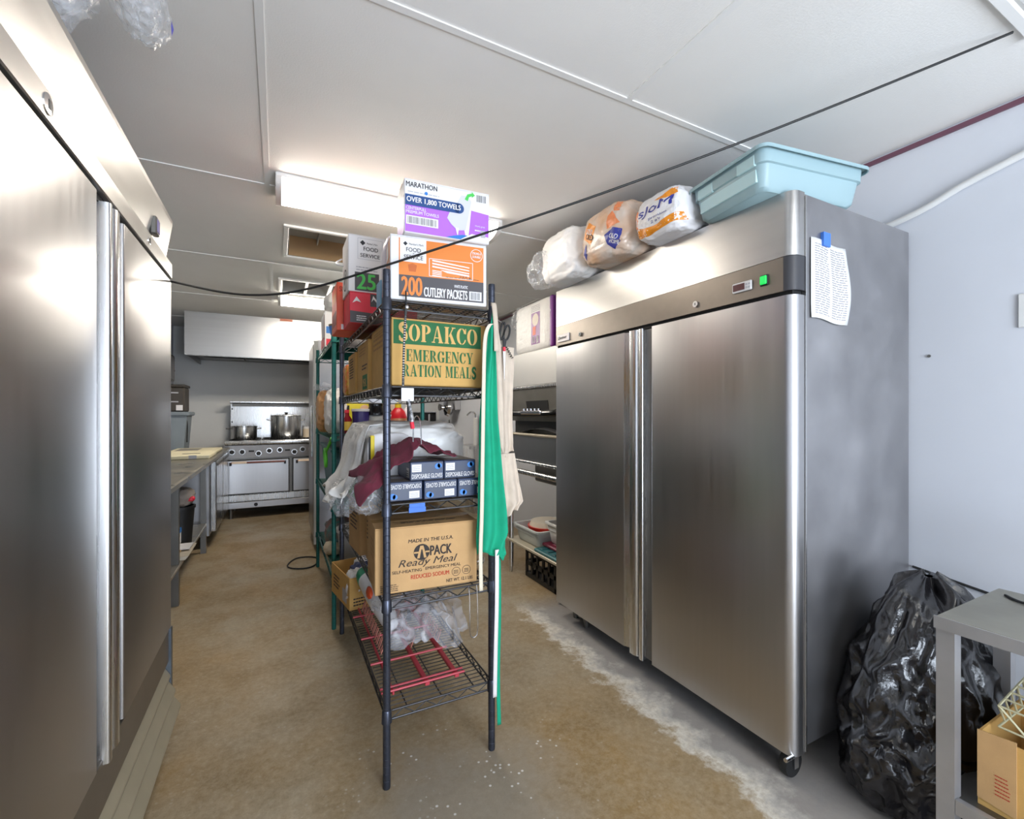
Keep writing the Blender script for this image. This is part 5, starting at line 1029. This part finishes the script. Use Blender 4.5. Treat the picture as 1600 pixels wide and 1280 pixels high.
# ------------------------------------------------------------------ right foreground: rubbish bag, small steel table
bg_ = thing('rubbish_bag', 'full black rubbish bag slumped between refrigerator and steel table', 'rubbish bag', (2.05, .74, 0))
def tb_(i, j):
    th = 2*math.pi*i; v = j
    prof = [(0,.86),(.05,1.0),(.25,1.06),(.45,1.0),(.62,.86),(.76,.68),(.86,.56),(.93,.44),(1,.06)]
    for (a, ra), (b, rb) in zip(prof, prof[1:]):
        if a <= v <= b: r_ = ra+(rb-ra)*(v-a)/(b-a); break
    z = .735*v; c, s__ = math.cos(th), math.sin(th)
    q = Vector((c*1.3, s__*1.3, v*2.6))
    d = (1-abs(noise.noise(q*1.3+Vector((3,1,4))))*2)*.11+(1-abs(noise.noise(q*2.9+Vector((9,2,4))))*2)*.085+(1-abs(noise.noise(q*6.5))*2)*.032
    k = r_*(1+d-.06)
    return (2.06+.31*c*k+.03*v, min(.960, .765+.205*s__*k+.01*v), max(.003, z+.05*noise.noise(q*2+Vector((5,5,5)))*min(1, v*4)*(v < 1)))
m_ = MB().grid(tb_, 150, 110, wrap=True); m_.build('bag_film', BAGK, bg_, 60)
MB().blob((1.93, .66, .07), (.12, .10, .07), .3, 2.2, 62, 48, 30, 2.3, zmin=.003).build('bag_skirt', BAGK, bg_, 60)
tx0, tx1, ty0, ty1, tz = 1.66, 2.10, -.35, .60, .75
tbm = mat('scuffed_steel', (176,176,178), .45, .7, .08, 8)
sm = thing('steel_table', 'small grey steel table in the right foreground corner', 'table', (1.88, .12, 0))
MB().box(tx0, ty0, tz-.035, tx1, ty1, tz, .004).build('table_top', mat('worn_grey_top', (150,148,138), .5, .5, .12, 6, detail=8), sm)
MB().box(tx0-.003, ty0-.003, tz-.036, tx0+.001, ty1+.003, tz-.001).build('apron_edge', tbm, sm)
for x in (tx0+.001, tx1-.041):
    for y in (ty0+.001, ty1-.041):
        MB().prism([(x, y), (x+.04, y), (x+.04, y+.04), (x, y+.04)], 0, tz-.035).build('leg', tbm, sm)
MB().box(tx0+.002, ty0+.042, .215, tx0+.02, ty1-.042, .255).build('lower_rail', tbm, sm); MB().box(tx0+.02, ty0+.01, .235, tx1-.01, ty1-.01, .25).build('lower_shelf', STEEL_D, sm)
oc = thing('open_carton', 'open tan cardboard box on the lower shelf of foreground table', 'box', (1.712, .528, .2505), 0)
W_, D_, H_ = .30, .30, .20
for q in ((0,-D_,0,W_,-D_+.005,H_), (0,-.005,0,W_,0,H_), (0,-D_+.005,0,.005,-.005,H_), (W_-.005,-D_+.005,0,W_,-.005,H_), (.005,-D_+.005,0,W_-.005,-.005,.005)): MB().box(*q).build('carton_wall', CARD_Y, oc, world=False)
MB().prism([(-.075,H_+.012),(0,H_+.004),(0,.02),(-.075,.012)], -.0035, -.0005, 'x').build('flap', CARD, oc, world=False)
of = Face(oc, (-.0036,0,0), (0,-1,0), (0,0,1)); of.lines(.035,.05,.065,.11,INKR,6,seed=3,fill=.3)
wb = thing('wire_basket', 'cream wire basket resting on the open foreground carton', 'basket', (1.89, .36, .452)); CW = mat('cream_wire', (214,208,170), .45)
def wpt(a, b): return (1.775+.22*a, .505-.27*b, .512+.03*a)
for k in range(6): MB().tube([wpt(k/5, 0), wpt(k/5, 1)], .003, 6).build('wire', CW, wb, 40); MB().tube([wpt(0, k/5), wpt(1, k/5)], .003, 6).build('wire', CW, wb, 40)
for p, q in (((0,0),(1,0)),((0,0),(0,1)),((1,0),(1,1)),((0,1),(1,1))):
    a, b = Vector(wpt(*p)), Vector(wpt(*q)); MB().tube([Vector((a.x,a.y,.4545)), Vector((b.x,b.y,.4545))], .003, 6).build('wire', CW, wb, 40)
    for k in range(5): c0 = a.lerp(b, k/5); c1 = a.lerp(b, (k+1)/5); MB().tube([c0, Vector((c1.x,c1.y,.4545))], .003, 6).build('wire', CW, wb, 40)
tag(MB().tube(spline([(2.02,.56,tz+.004),(1.98,.50,tz+.005),(2.00,.35,tz+.005),(2.03,.0,tz+.005)],6), .004, 6).build('table_cable', BLACK, None, 60), 'thin black cable lying on the foreground steel table', 'cable')
tag(MB().tube(spline([(XR-.006,.96,.66),(XR-.006,.5,.60),(XR-.006,.0,.58),(XR-.006,-.6,.57)],6), .005, 6).build('wall_cable', BLACK, None, 60), 'black cable running low along the right wall behind table', 'cable')

# ------------------------------------------------------------------ black cable strung across the room
A, Pp, B = Vector((1.985,.535,HC-.02)), Vector((.338,1.612,1.840)), Vector((LX-.015,2.312,1.868))
pts = []
for k in range(25):
    u = k/24; p = A.lerp(Pp, u); p.z -= .03*math.sin(math.pi*u); pts.append(p)
for k in range(1, 25):
    u = k/24; p = Pp.lerp(B, u); p.z -= .095*math.sin(math.pi*u)**1.0*(.7+.6*u*(1-u)); pts.append(p)
tag(MB().tube(pts, .0042, 8).build('overhead_cable', mat('cable_black', (24,24,24), .5), None, 60), 'black cable strung from the ceiling past the shelf post to left refrigerator', 'cable')
